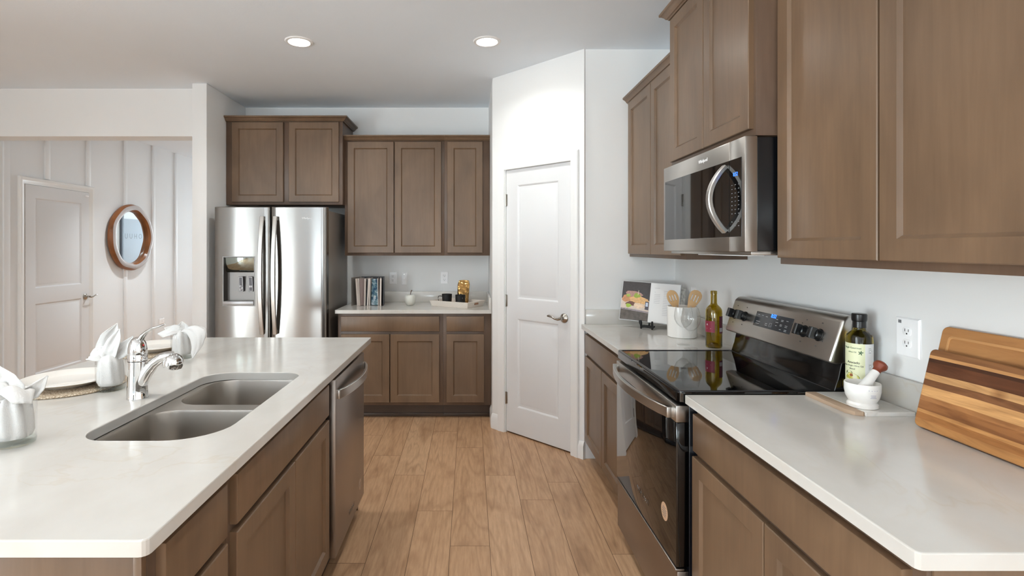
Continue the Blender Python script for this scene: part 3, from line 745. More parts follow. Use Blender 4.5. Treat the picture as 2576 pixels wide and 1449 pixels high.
obj('leg_skirt', bx(new(), 0.79, 0.82, RY0 + 0.01, RY1 - 0.01, 0.002, 0.055), BLACKP, t)
# back riser (black) and slanted control panel
def prism_y(bm, prof, y0, y1, bev=0):
    loops(bm, [[Vector((x, y, z)) for x, z in prof] for y in (y0, y1)], cap0=True, cap1=True)
    bmesh.ops.recalc_face_normals(bm, faces=bm.faces)
    if bev:
        es = [e for e in bm.edges if len(e.link_faces) == 2 and e.calc_face_angle(0) > 0.5]
        bmesh.ops.bevel(bm, geom=es, offset=bev, segments=3, affect='EDGES', profile=0.5)
    return bm
bg_ = obj('back_riser', prism_y(new(), [(1.292, 0.922), (1.302, 0.955), (1.306, 0.965), (1.318, 1.02), (1.318, 1.05), (1.385, 1.05), (1.385, 0.90), (1.30, 0.90)], RY0 + 0.004, RY1 - 0.012, 0.004), mat('black_enamel_gloss', (18, 17, 17), 0.10), t)
obj('end_cap', prism_y(new(), [(1.345, 1.02), (1.352, 1.165), (1.386, 1.165), (1.386, 1.02)], RY0 - 0.012, RY0 + 0.02, 0.004), BLACKP, t)
PBt, PTp = (1.268, 1.024), (1.318, 1.176)
panel = obj('control_panel', prism_y(new(), [PBt, PTp, (1.336, 1.19), (1.365, 1.19), (1.384, 1.176), (1.384, 1.03), (1.30, 1.018)], RY0 - 0.004, RY1 + 0.004, 0.010), STEELV, t)
slope = Vector((PTp[0] - PBt[0], 0, PTp[1] - PBt[1])).normalized()
def PF(y, s):                                            # frame on the slanted face, s metres up from its lower edge
    o = Vector((PBt[0], y, PBt[1])) + slope * s
    return frame(o, (0, -1, 0), slope)
dsp = obj('display', ringrect(new(), 0.272, 0.066, [(0, -0.001), (0, 0.0012), (0.001, 0.0016)], PF(2.392, 0.060)), mat('display_glass', (58, 60, 64), 0.15), panel)
M = PF(2.256, 0.118) @ Matrix.Translation((0.0, 0, 0.002))
text('clock', '8:52', 0.022, M, BLUE, dsp, bold=0.0004)
rows = []
M = PF(2.392, 0.060) @ Matrix.Translation((0, 0, 0.0018))
for x, y, w in ((0.02, 0.052, .012), (0.05, 0.052, .012), (0.08, 0.05, .014), (0.018, 0.022, .03), (0.018, 0.012, .026), (0.09, 0.02, .016), (0.09, 0.013, .016), (0.16, 0.048, .012), (0.16, 0.036, .02), (0.165, 0.022, .01),
                (0.195, 0.05, .016), (0.195, 0.045, .016), (0.23, 0.05, .014), (0.195, 0.03, .014), (0.195, 0.025, .014), (0.23, 0.03, .016), (0.23, 0.024, .016), (0.198, 0.01, .012), (0.232, 0.012, .016), (0.232, 0.007, .016)):
    rows.append((x, x + w, y))
rules(M, rows, dsp, mat('panel_ink', (176, 178, 180), 0.5), h=0.0022)
bm = new()
for x0, x1, y0, y1 in ((0.122, 0.140, 0.010, 0.0115), (0.122, 0.140, 0.0245, 0.026), (0.122, 0.1235, 0.010, 0.026), (0.1385, 0.140, 0.010, 0.026), (0.129, 0.133, 0.0165, 0.0195)): bx(bm, x0, x1, y0, y1, 0.0018, 0.0023, M=PF(2.392, 0.060))
obj('button_outline', bm, mat('panel_ink_2', (150, 150, 152), 0.5), dsp)
for y in (2.567, 2.482, 2.040, 1.952):
    K = PF(y, 0.088)
    kb = obj('knob', lathe(new(), [(0.0, 0.022), (0.016, 0.022), (0.019, 0.019), (0.021, 0.004), (0.024, 0.002), (0.024, -0.002)], 28, K), BLACKP, panel)
    bm = ringrect(new(), 0.020, 0.042, [(0, 0), (0, 0.018), (0.003, 0.021)], K @ Matrix.Translation((-0.010, -0.021, 0.020)))
    obj('knob_grip', bm, BLACKP, kb)
rws = []
M = PF(2.567, 0.088) @ Matrix.Translation((0, 0, 0.0002))
for rw in [(-0.004, 0.004, 0.044), (0.08, 0.088, 0.044), (-0.004, 0.004, -0.04), (0.08, 0.088, -0.04), (0.52, 0.528, 0.046), (0.61, 0.618, 0.046), (0.52, 0.528, -0.042), (0.61, 0.618, -0.042), (0.50, 0.505, 0.03), (0.64, 0.645, -0.02)]: rules(M, [rw], panel, INKD, 'knob_marking', h=0.004)

# ------------------------------------------------------------------ over-the-range microwave
t = thing('microwave', 'stainless over-the-range microwave with a bowed vertical handle', 'microwave', (1.2, 2.24, 1.417))
MX = 0.97
obj('body', bx(new(), MX + 0.046, 1.394, RY0, RY1 + 0.02, 1.42, 1.824, 0.004), BLACKG if False else mat('microwave_case', (12, 13, 16), 0.22), t, 'black case')
dm = obj('door', bx(new(), MX, MX + 0.045, 1.966, RY1 + 0.018, 1.417, 1.826, 0.003), STEELV, t)
obj('control_side', bx(new(), MX, MX + 0.045, RY0 - 0.006, 1.963, 1.417, 1.826, 0.003), STEELV, t)
obj('window', ringrect(new(), RY1 - 0.005 - 1.966, 0.285, [(0, -0.002), (0, 0.0012), (0.001, 0.0018)], frame((MX, RY1 - 0.005, 1.471), (0, -1, 0), (0, 0, 1))), BLACKG, dm, smooth=15)
cp = obj('control_panel', ringrect(new(), 1.963 - 1.878, 0.285, [(0, -0.002), (0, 0.0012), (0.001, 0.0018)], frame((MX, 1.963, 1.471), (0, -1, 0), (0, 0, 1))), BLACKG, t, smooth=15)
M = frame((MX - 0.002, 1.963, 1.471), (0, -1, 0), (0, 0, 1))
text('clock', '8:52', 0.020, M @ Matrix.Translation((0.045, 0.228, 0)), BLUE, cp)
rules(M, [(x, x + 0.007, y) for x in (0.016, 0.040, 0.064) for y in (0.19, 0.175, 0.16, 0.145, 0.13, 0.115, 0.10, 0.085, 0.055, 0.04)], cp, mat('panel_ink_3', (120, 122, 126), 0.5), 'keypad_print', h=0.003)
pts = [(MX - 0.004 - 0.060 * math.sin(PI * i / 16) ** 0.85, 1.992, 1.492 + 0.245 * i / 16) for i in range(17)]
obj('handle', bar(new(), pts, (0.014, 0.009), up=(1, 0, 0)), STEELV, dm)
text('logo', 'Whirlpool', 0.020, frame((MX - 0.0006, 2.19, 1.792), (0, -1, 0), (0, 0, 1)), WHITEP, dm)
bm = bx(new(), 1.0, 1.38, RY0 + 0.01, RY1, 1.404, 1.42, 0.004); vb = obj('bottom_vent', bm, STEELV, t)
obj('lamp_cover', bx(new(), 1.04, 1.12, 2.0, 2.4, 1.399, 1.405, 0.002), WHITEP, vb)

# ------------------------------------------------------------------ ceiling lights
def can(x, y, label, watts=3.2, col=(0.97, 1.0, 0.97), z=ZC):
    t = thing('recessed_light', label, 'ceiling light', (x, y, z), group='recessed ceiling lights')
    T = Matrix.Translation((x, y, z))
    obj('trim_ring', lathe(new(), [(0.066, -0.004), (0.070, -0.008), (0.086, -0.006), (0.091, 0.0)], 40, T), TRIMW, t)
    obj('lens', lathe(new(), [(0.0, -0.0065), (0.05, -0.0062), (0.0665, -0.0045)], 40, T), LAMP, t)
    l = bpy.data.lights.new('downlight', 'AREA'); l.shape = 'DISK'; l.size = 0.12; l.energy = watts; l.color = col; l.spread = math.radians(145 if y > 3 and x > -2 else 105)
    lo = bpy.data.objects.new('downlight', l); C.objects.link(lo); lo.parent = t; lo.location = (0, 0, -0.012)
can(-1.115, 3.44, 'recessed ceiling light, left of the two lit discs in view', 3.6)
can(0.112, 3.435, 'recessed ceiling light, right of the two lit discs in view', 2.6)
k = 0
for x, y in ((-1.115, 1.55), (0.112, 1.55), (-1.115, -0.4), (0.112, -0.4), (-3.0, 1.2), (-3.0, -1.6), (-3.0, -4.5), (-0.8, -4.5), (-3.2, 6.3), (-3.2, 9.2)):  # hall pair and rearmost living pair are added for more even light
    can(x, y, 'recessed ceiling light outside the picture', (6.5 if y < 7 else 2.0) if x < -3.1 else 1.2, (0.88, 0.96, 1.0) if x < -3.1 else (0.97, 1.0, 0.97))
# ------------------------------------------------------------------ wall plates
def plate_box(M, w, h): return ringrect(new(), w, h, [(0, 0), (0, 0.003), (0.004, 0.006)], M @ Matrix.Translation((-w / 2, -h / 2, 0)))
def outlet(M, label, loc, w=0.072, h=0.118, kind='duplex'):
    t = thing('wall_outlet', label, 'outlet', loc)
    obj('cover_plate', plate_box(M, w, h), WHITEP, t)
    if kind == 'duplex':
        for s in (0.0195, -0.0195):
            f = obj('receptacle', slab(new(), rrect(0.033, 0.028, 0.010, 5, 0, s), 0.005, 0.0075, r=0.001, M=M), WHITEP, t)
            bm = new()
            bx(bm, -0.0075, -0.0055, s - 0.001, s + 0.008, 0.0073, 0.0078, M=M); bx(bm, 0.0055, 0.0075, s - 0.001, s + 0.007, 0.0073, 0.0078, M=M)
            lathe(bm, [(0.0026, 0.0), (0.0026, 0.0005)], 12, M @ Matrix.Translation((0, s - 0.0075, 0.0073)), cap1=True)
            obj('slot', bm, DARKSLOT, f)
    else:
        bm = new()
        for s in (0.042, 0.0, -0.042):
            lathe(bm, [(0.0038, 0.0), (0.0038, 0.002)], 14, M @ Matrix.Translation((0, s, 0.0055)), cap1=True)
        obj('screw', bm, NICKEL, t)
    return t
def backM(x, z): return frame((x, YB, z), (1, 0, 0), (0, 0, 1))
outlet(backM(-0.738, 1.142), 'white outlet on the back wall just right of the fanned book', (-0.738, YB, 1.142))
outlet(backM(-0.630, 1.136), 'blank white cable plate with three screws, above the ceramic apple', (-0.630, YB, 1.136), 0.054, 0.118, 'cable')
outlet(backM(-0.246, 1.146), 'white outlet on the back wall above the black mugs', (-0.246, YB, 1.146))
def rightM(y, z): return frame((XW, y, z), (0, -1, 0), (0, 0, 1))
outlet(rightM(1.672, 1.146), 'large white outlet on the right wall beside the cutting boards', (XW, 1.672, 1.146), 0.09, 0.124)
outlet(rightM(3.275, 1.128), 'white outlet on the right wall behind the wooden spatula', (XW, 3.275, 1.128))
outlet(frame((XH + 0.0005, 7.17, 0.435), (0, 1, 0), (0, 0, 1)), 'low white outlet on the hall wall behind the faucet lever', (XH, 7.17, 0.435), 0.118, 0.072, 'cable')
bm = ringrect(new(), 0.012, 0.010, [(0, 0), (0, 0.0006)], rightM(1.672, 1.146) @ Matrix.Translation((-0.034, 0.043, 0.006)))
lab = obj('sticker', bm, INK, None); lab.parent = [o for o in C.objects if o.get('label', '').startswith('large white outlet')][0]; lab.matrix_parent_inverse = Matrix.Translation((-XW, -1.672, -1.146))

# ------------------------------------------------------------------ hall mirror and sign
MFACE = wood('weathered_face', (176, 168, 166), 'Z', 0.10, 0.3, 0.4); MWOOD = wood('carved_brown_wood', (140, 88, 52), 'Z', 0.25, 0.3)
MY, MZ = 6.465, 1.56
t = thing('wall_mirror', 'round mirror in a carved wooden frame on the white hall wall', 'mirror', (XH, MY, MZ))
def mring(rr, x, wob=0.0):
    out = []
    for i in range(72):
        a = 2 * PI * i / 72; r = rr + wob * (math.sin(5 * a + 0.6) * 0.6 + math.sin(9 * a + 2) * 0.4)
        out.append(Vector((XH + x, MY + r * math.cos(a), MZ + r * math.sin(a))))
    return out
bm = new(); loops(bm, [mring(0.385, 0.016), mring(0.402, 0.022, .004), mring(0.405, 0.045, .004), mring(0.388, 0.078, 0.010)]); loops(bm, [mring(0.335, 0.079, .008), mring(0.318, 0.055), mring(0.316, 0.024), mring(0.385, 0.016)])
obj('frame', bm, MWOOD, t, 'brown carved wood edges')
bm = new(); loops(bm, [mring(0.389, 0.077, 0.010), mring(0.372, 0.083, 0.010), mring(0.350, 0.083, .008), mring(0.334, 0.079, .008)])
obj('frame_face', bm, MFACE, t, 'greyish front face of the frame')
bm = new(); bm.faces.new([bm.verts.new(p) for p in mring(0.3185, 0.028)]); obj('mirror_glass', bm, MIRROR, t)
# pale sign on the far hall wall, seen only in the mirror
t = thing('wall_sign', 'pale grey panel with large letters, seen reflected in the round mirror', 'sign', (XN - 0.12, 10.4, 1.2))
obj('panel', bx(new(), XN - 0.145, XN - 0.121, 9.18, 11.4, 0.35, 1.945, 0.004), paint('sign_panel', (196, 205, 216), 0.7, 0.2, 40), t)
obj('frame_edge', bx(new(), XN - 0.155, XN - 0.121, 9.12, 9.18, 0.0, 2.7, 0.004), mat('slate_trim', (90, 96, 108), 0.5), t)
text('lettering', 'O H U U', 0.13, frame((XN - 0.1455, 9.46, 1.637), (0, -1, 0), (0, 0, 1)), mat('sign_ink', (150, 156, 166), 0.7), t, align='CENTER')

# ------------------------------------------------------------------ table settings on the island
MAT = mat('woven_straw', (206, 190, 168), 0.9); tt = NT(MAT); vv = tt.coord()
vo = tt.n('ShaderNodeTexVoronoi'); vo.inputs['Scale'].default_value = 170; tt.l(vv, vo.inputs['Vector'])
tt.base(tt.ramp(vo.outputs['Distance'], [(0.1, lin((222, 208, 188))), (0.7, lin((160, 140, 116)))])); tt.bump(vo.outputs['Distance'], 0.8, 0.004)
def setting(x, y, r, pl, ml, rm=0.185):
    m = obj('placemat', lathe(new(), [(0, 0), (rm - 0.004, 0), (rm, 0.004), (rm - 0.003, 0.008), (0, 0.009)], 72, Matrix.Translation((x, y, CT + 0.0004))), MAT)
    tag(m, ml, 'placemat')
    p = obj('dinner_plate', lathe(new(), [(0, 0.001), (0.075, 0.001), (0.082, 0.0), (0.086, 0.003), (r * 0.86, 0.017), (r, 0.0235), (r + 0.0012, 0.026), (r - 0.002, 0.0275), (r * 0.80, 0.0225), (r * 0.70, 0.0145), (r * 0.64, 0.0115), (0, 0.0105)], 72, Matrix.Translation((x, y, CT + 0.0098))), PORC)
    tag(p, pl, 'plate')
setting(-1.495, 1.965, 0.152, 'white dinner plate on the placemat nearer the camera, left of the faucet', 'round straw placemat nearer the camera, under a white plate')
setting(-1.565, 2.62, 0.140, 'white dinner plate at the far left of the island, behind the faucet', 'round straw placemat at the far end of the island, under a plate', 0.18)
def tumbler(x, y, label):
    T = Matrix.Translation((x, y, CT + 0.0004)); t = thing('tumbler', label, 'glass', (x, y, CT))
    obj('wall', lathe(new(), [(0.0465, 0.0145), (0.0475, 0.108), (0.0465, 0.1095), (0.0452, 0.108), (0.0442, 0.0145)], 48, T), THIN, t)
    obj('thick_base', lathe(new(), [(0, 0.0), (0.040, 0.0), (0.0455, 0.003), (0.0466, 0.012), (0.0462, 0.0143), (0, 0.0143)], 48, T), THICK, t, 'thick clear glass base')
    return t
NOI = __import__('mathutils').noise
def petal(bm, base, pts, hws, side, fold=0.35, seed=0.0, droop=0.0):
    """pointed cloth leaf: centre line pts, half widths, sideways direction"""
    n, mcols = len(pts), 11; base = Vector(base); S = Vector(side).normalized(); rows = []
    P = [base + Vector(p) for p in pts]; fine = []; fw = []
    for i in range(n - 1):                                      # Catmull-Rom refinement
        p0, p1, p2, p3 = P[max(i - 1, 0)], P[i], P[i + 1], P[min(i + 2, n - 1)]
        for k in range(5):
            u = k / 5; fine.append(0.5 * ((2 * p1) + (p2 - p0) * u + (2 * p0 - 5 * p1 + 4 * p2 - p3) * u * u + (3 * p1 - p0 - 3 * p2 + p3) * u ** 3))
            w0, w1 = hws[i], hws[i + 1]; s = u * u * (3 - 2 * u); fw.append(w0 + (w1 - w0) * s)
    fine.append(P[-1]); fw.append(hws[-1]); g = []
    for i, (p, w) in enumerate(zip(fine, fw)):
        d = (fine[min(i + 1, len(fine) - 1)] - fine[max(i - 1, 0)]).normalized(); N = S.cross(d).normalized(); row = []
        for j in range(mcols):
            q = (j / (mcols - 1)) * 2 - 1
            wr = NOI.noise(Vector((q * 1.7 + seed, i * 0.16, seed * 3.1))) * 0.010 + NOI.noise(Vector((q * 4 + seed, i * 0.35, seed))) * 0.003
            row.append(bm.verts.new(p + S * q * w + N * (fold * w * (abs(q) ** 1.5) + wr * min(1, w * 40)) + Vector((0, 0, -droop * q * q * w))))
        g.append(row)
    for a, b in zip(g, g[1:]):
        for j in range(mcols - 1): bm.faces.new((a[j], a[j + 1], b[j + 1], b[j]))
def napkin(x, y, petals, label, seed):
    bm = new(); ls = []; n = 60
    for k, (r, z) in enumerate(((0.020, 0.0185), (0.036, 0.0205), (0.041, 0.034), (0.040, 0.060), (0.0385, 0.085), (0.037, 0.104), (0.028, 0.122), (0.012, 0.132))):
        ls.append([Vector((x, y, CT + z)) + Vector((math.cos(a), math.sin(a), 0)) * min(0.0425, r * (1 + (0.10 if k > 1 else 0.02) * math.sin(7 * a + k * 0.5 + seed) - (0.14 if k > 1 else 0.03) * abs(math.sin(3.0 * a + seed + k * .25)) ** 4)) for a in [2 * PI * i / n for i in range(n)]])
    loops(bm, ls, cap0=True, cap1=True)
    for i, (pts, hws, side, fold) in enumerate(petals): petal(bm, (x, y, CT), pts, hws, side, fold, seed + i * 1.37)
    o = obj('napkin', bm, CLOTH, smooth=80); md = o.modifiers.new('cloth', 'SOLIDIFY'); md.thickness = 0.0014; md.offset = 0
    return tag(o, label, 'napkin')
tumbler(-1.199, 1.385, 'clear glass tumbler at the left edge of the picture, holding a napkin')
tumbler(-1.308, 1.916, 'clear glass tumbler with a napkin, just left of the faucet')
tumbler(-1.351, 2.47, 'clear glass tumbler with a napkin at the far end of the island')
napkin(-1.308, 1.916, [
    ([(-0.010, 0.004, 0.120), (-0.020, 0.006, 0.15), (-0.004, 0.004, 0.20), (0.025, 0.0, 0.243)], [0.022, 0.034, 0.030, 0.002], (1, 0.3, 0), 0.25),
    ([(0.006, -0.010, 0.120), (0.006, -0.014, 0.14), (0.022, -0.012, 0.18), (0.040, -0.010, 0.224)], [0.020, 0.030, 0.025, 0.002], (1, 0.15, 0), 0.45),
    ([(0.016, 0.0, 0.122), (0.034, 0.0, 0.138), (0.052, 0.0, 0.155), (0.082, 0.0, 0.196)], [0.018, 0.026, 0.022, 0.002], (0.8, 0.3, -0.6), 0.3),
    ([(-0.014, -0.008, 0.122), (-0.034, -0.012, 0.132), (-0.050, -0.016, 0.132), (-0.066, -0.014, 0.122)], [0.020, 0.030, 0.026, 0.012], (0.2, 0.6, 0.8), 0.3)],
    'white napkin standing in pointed folds in the glass left of the faucet', 1.0)
napkin(-1.351, 2.47, [
    ([(-0.008, 0.0, 0.130), (-0.030, 0.0, 0.13), (-0.055, 0.0, 0.133), (-0.082, 0.0, 0.142)], [0.022, 0.030, 0.022, 0.003], (0.1, 0.8, 0.6), 0.25),
    ([(-0.010, -0.010, 0.130), (-0.035, -0.020, 0.130), (-0.062, -0.022, 0.118), (-0.100, -0.022, 0.118)], [0.020, 0.028, 0.020, 0.003], (0.2, 0.5, 0.8), 0.3),
    ([(0.006, 0.004, 0.130), (0.006, 0.006, 0.132), (0.008, 0.004, 0.150), (0.000, 0.0, 0.172)], [0.020, 0.026, 0.024, 0.004], (1, 0.2, 0), 0.5),
    ([(0.010, -0.008, 0.130), (0.050, -0.028, 0.144), (0.100, -0.050, 0.112), (0.099, -0.062, 0.058), (0.086, -0.068, 0.012)], [0.018, 0.030, 0.040, 0.028, 0.004], (0.75, 0.15, 0.45), 0.2),
    ([(0.010, 0.0, 0.131), (0.05, 0.0, 0.138), (0.090, -0.004, 0.131), (0.118, -0.008, 0.108)], [0.020, 0.034, 0.036, 0.008], (0.1, 0.9, 0.3), 0.2)],
    'off-white napkin flopping over the rim of the far glass', 2.3)
napkin(-1.199, 1.385, [
    ([(-0.010, 0.0, 0.120), (-0.024, 0.004, 0.15), (-0.035, 0.006, 0.176), (-0.05, 0.006, 0.205)], [0.026, 0.045, 0.036, 0.006], (1, 0.3, 0), 0.25),
    ([(0.0, -0.010, 0.122), (0.010, -0.022, 0.145), (0.030, -0.032, 0.156), (0.054, -0.036, 0.118)], [0.026, 0.040, 0.040, 0.020], (0.7, 0.7, -0.2), 0.25),
    ([(0.016, 0.004, 0.122), (0.036, 0.006, 0.135), (0.056, 0.008, 0.15), (0.080, 0.010, 0.178)], [0.018, 0.022, 0.016, 0.002], (0.6, 0.5, -0.6), 0.35),
    ([(-0.014, -0.010, 0.122), (-0.04, -0.022, 0.135), (-0.064, -0.03, 0.128), (-0.09, -0.03, 0.118)], [0.024, 0.036, 0.030, 0.006], (0.3, 0.7, 0.6), 0.25)],
    'white napkin folded loosely into the glass at the left picture edge', 3.9)

# ------------------------------------------------------------------ back counter
COVER = mat('grey_book_cover', (124, 118, 112), 0.5); PAGES = mat('page_block', (206, 194, 186), 0.8); PHOTO = mat('blue_room_photo', (90, 110, 130), 0.4)
tt = NT(PHOTO); vv = tt.coord((1, 1, 1)); nz = tt.noise(vv, 26, 3, 0.6, 0.4)
tt.base(tt.ramp(nz, [(0.30, lin((26, 26, 34))), (0.42, lin((40, 74, 104))), (0.52, lin((96, 128, 136))), (0.62, lin((176, 186, 196))), (0.75, lin((214, 204, 190)))], 'LINEAR'))
t = thing('book', 'grey hardcover book standing fanned open on the back counter', 'book', (-0.92, 4.78, CT))
bk = lambda *q: bx(new(), *q)
def leaf(xf0, yf0, xf1, yf1, th, z1=0.245, z0=0.001):                  # upright slab from spine point to fore edge
    v = Vector((xf1 - xf0, yf1 - yf0, 0)); L0 = v.length; M = frame((xf0, yf0, CT + z0), tuple(v), (0, 0, 1))
    return bx(new(), 0, L0, 0, z1 - z0, -th / 2, th / 2, 0.0006, 1, M=M)
obj('cover', leaf(-1.008, 4.86, -1.058, 4.70, 0.003, 0.252), COVER, t); obj('cover', leaf(-0.79, 4.865, -0.775, 4.70, 0.004, 0.254), mat('dark_book_cover', (46, 46, 52), 0.5), t)
obj('spine', leaf(-1.003, 4.863, -0.79, 4.868, 0.003, 0.254), mat('dark_book_spine', (60, 58, 60), 0.5), t)
def fan(pxb, pxt, th, z1=0.243):                                           # page block leaning sideways, fore edge towards the room
    xb, xt = (pxb - CX) * 4.70 / FPX, (pxt - CX) * 4.70 / FPX; s = -0.90 + (xb - -0.90) * 0.75
    bm = new(); h = th / 2
    ls = [[Vector(q) for q in ((x0 - h, 4.698, z), (x0 + h, 4.698, z), (x1 + h * .6, 4.855, z), (x1 - h * .6, 4.855, z))] for x0, x1, z in ((xb, s, CT + 0.001), (xt, s + (xt - xb), CT + z1))]
    loops(bm, ls, cap0=True, cap1=True); return bm
for pxb, pxt, th in ((900.7, 896.5, 0.018), (904.7, 901.4, 0.008), (917.6, 918.6, 0.012), (924.6, 928.0, 0.013), (929.0, 930.8, 0.007), (951.6, 950.4, 0.007), (956.8, 957.8, 0.016)):
    obj('page_block', fan(pxb, pxt, th), PAGES, t)
BLK = mat('page_gap_shade', (30, 30, 36), 0.5)
obj('dark_page_gap', fan(921.4, 924.8, 0.006, 0.238), BLK, t, 'nearly black strip for the shaded gap between pages')  # black strip put in for the shade between page blocks
def spread(pb0, pb1, pt0, pt1, y0, y1):
    X = lambda q: (q - CX) * 4.70 / FPX
    bm = new(); P4 = [(X(pb0), y0, CT + 0.004), (X(pb1), y1, CT + 0.004), (X(pt1), y1, CT + 0.240), (X(pt0), y0, CT + 0.240)]
    loops(bm, [[Vector(q) for q in P4], [Vector((q[0], q[1] + 0.0012, q[2])) for q in P4]], cap0=True, cap1=True); return bm
obj('photo_page', spread(931.4, 950.2, 933.6, 948.8, 4.735, 4.705), PHOTO, t, 'page with a bluish room photograph')
obj('shaded_page', spread(906.6, 916.0, 903.6, 916.6, 4.705, 4.735), mat('mauve_page_shade', (150, 132, 128), 0.6), t, 'page with its shade painted mauve')  # mauve colour stands in for shade on this page

t = thing('decorative_apple', 'white ceramic apple with a brown stem on the back counter', 'ornament', (-0.538, 4.75, CT))
obj('body', lathe(new(), [(0, 0.008), (0.010, 0.002), (0.022, 0.0003), (0.033, 0.004), (0.043, 0.022), (0.050, 0.047), (0.0515, 0.066), (0.047, 0.084), (0.037, 0.0945), (0.024, 0.0975), (0.012, 0.094), (0.004, 0.086), (0, 0.084)], 48, Matrix.Translation((-0.538, 4.75, CT))), paint('pale_stoneware', (212, 211, 202), 0.3, 0.02), t, smooth=70)
obj('stem', tube(new(), [(-0.538, 4.75, CT + 0.084), (-0.536, 4.75, CT + 0.105), (-0.531, 4.75, CT + 0.122), (-0.524, 4.75, CT + 0.136)], [0.003, 0.003, 0.004, 0.006], 10), wood('stem_wood', (96, 70, 56)), t)

# striped tray, mugs, coffee bag
TRX = Matrix.Translation((-0.112, 4.703, CT + 0.0004)) @ Matrix.Rotation(math.radians(-33.5), 4, 'Z')
t = thing('serving_tray', 'striped white serving tray turned at an angle on the back counter', 'tray', (-0.112, 4.703, CT))
STR = mat('woven_stripe', (230, 224, 216), 0.8); tt = NT(STR); tcx = tt.n('ShaderNodeTexCoord'); sp = tt.n('ShaderNodeSeparateXYZ'); tt.l(tcx.outputs['Object'], sp.inputs[0])
ss = tt.math('ADD', tt.math('MULTIPLY', tt.math('ADD', sp.outputs[0], tt.math('MULTIPLY', sp.outputs[1], 0.4)), 105.0), tt.math('MULTIPLY', sp.outputs[2], -57.0))
tt.base(tt.ramp(tt.math('FRACT', ss), [(0.0, lin((196, 176, 158))), (0.28, lin((200, 182, 166))), (0.36, lin((234, 229, 222))), (0.92, lin((234, 229, 222))), (1.0, lin((196, 176, 158)))]))
TRB = wood('tray_base_wood', (172, 128, 98), 'X', 0.12, 0.5)
w2, h2 = 0.198, 0.132; bm = new(); ls = []
for q, z in ((-0.006, 0.0), (0.008, 0.048), (0.002, 0.050), (-0.014, 0.010)):
    ls.append([TRX @ Vector((sx * (w2 + q), sy * (h2 + q), z)) for sx, sy in ((-1, -1), (1, -1), (1, 1), (-1, 1))])
loops(bm, ls + [ls[0]]); bmesh.ops.remove_doubles(bm, verts=bm.verts, dist=1e-6)
obj('rim', bm, STR, t)
obj('base', bx(new(), -w2 + 0.008, w2 - 0.008, -h2 + 0.008, h2 - 0.008, 0.0005, 0.010, M=TRX), TRB, t, 'brown wooden base')
for s in (-1, 1): obj('handle_slot', bx(new(), s * (w2 + 0.0005), s * (w2 + 0.0075), -0.03, 0.03, 0.022, 0.038, 0.002, M=TRX), mat('handle_brown_%d' % (s + 1), (150, 112, 88), 0.6), t)
def mug(x, y, az, label):
    T = Matrix.Translation((x, y, CT + 0.0112)) @ Matrix.Rotation(az, 4, 'Z')
    t = thing('coffee_mug', label, 'mug', (x, y, CT + 0.0112))
    obj('body', lathe(new(), [(0, 0), (0.036, 0), (0.039, 0.003), (0.042, 0.03), (0.0455, 0.089), (0.0465, 0.093), (0.0448, 0.094), (0.043, 0.090), (0.0385, 0.012), (0, 0.008)], 40, T), BLACKM, t)
    obj('handle', tube(new(), [T @ Vector(p) for p in ((0.043, 0, 0.074), (0.060, 0, 0.077), (0.074, 0, 0.075), (0.079, 0, 0.064), (0.077, 0, 0.040), (0.070, 0, 0.020), (0.062, 0, 0.016))], None, 10, flat=(0.0045, 0.003), up=(0, 0, 1)), BLACKM, t)
mug(-0.205, 4.715, PI, 'black mug with its handle to the left, left of the gold bag')
mug(-0.083, 4.625, -PI / 2 + 0.25, 'black mug in front of the gold coffee bag')
GOLD = mat('gold_foil', (168, 132, 82), 0.2, 1.0)
bm = new(); rows = []; NZ, NA = 26, 40
for k in range(NZ + 1):
    s = k / NZ; z = 0.208 * s; hw = 0.051 + 0.004 * s - 0.010 * max(0, s - 0.85) / 0.15; dp = 0.028 * (1 - 0.80 * max(0, (s - 0.45) / 0.55) ** 1.3) + 0.002; row = []
    for i in range(NA):
        a = 2 * PI * i / NA; ca, sa = math.cos(a), math.sin(a); p = 0.45
        x = hw * math.copysign(abs(ca) ** p, ca); y = dp * math.copysign(abs(sa) ** p, sa)
        nn = (NOI.noise(Vector((x * 26, y * 20 + 3, z * 24 + x * 18))) * 0.011 + NOI.noise(Vector((x * 60, y * 40, z * 50 - x * 40))) * 0.003) * min(1, s * 4)
        zz = z + (0.007 * (1 - (x / 0.055) ** 2) if k == NZ else 0)
        row.append(Vector((-0.066 + x + 0.012 * s, 4.752 + y + nn + 0.018 * s * s, CT + 0.0113 + zz)))
    rows.append(row)
loops(bm, rows, cap0=True, cap1=True)
tag(obj('coffee_bag', bm, GOLD, smooth=30), 'crinkled gold foil coffee bag standing on the tray', 'bag')

# ------------------------------------------------------------------ right counter, beyond the range
BL = Vector((0.985, 3.465, CT + 0.046)); BR = Vector((1.295, 3.285, CT + 0.030))
uu = (BR - BL).normalized(); back = Vector((0, 0, 1)).cross(uu).normalized()
vvv = (Vector((0, 0, 1)) * math.cos(0.26) + back * math.sin(0.26)); vvv = (vvv - uu * vvv.dot(uu)).normalized()
MB_ = frame(BL, uu, vvv); BW = (BR - BL).length; PW = BW / 2
t = thing('cookbook', 'open cookbook with a food photograph propped on a black easel', 'book', tuple(BL))
PAPER = mat('book_paper', (232, 231, 230), 0.6)
def page(x0, x1, h, sgn, n=10, lift=0.004):
    bm = new(); ls = []
    for i in range(n + 1):
        s = i / n; x = x0 + (x1 - x0) * s; q = s if sgn > 0 else 1 - s; zc = lift * math.sin(PI * min(1, q * 1.15)) ** 0.7 if 0 < q < 1 else 0.0
        ls.append([MB_ @ Vector(p) for p in ((x, 0.004, zc + 0.006), (x, h, zc + 0.006), (x, h, 0.001), (x, 0.004, 0.001))])
    loops(bm, ls, cap0=True, cap1=True); return bm
PH = 0.258
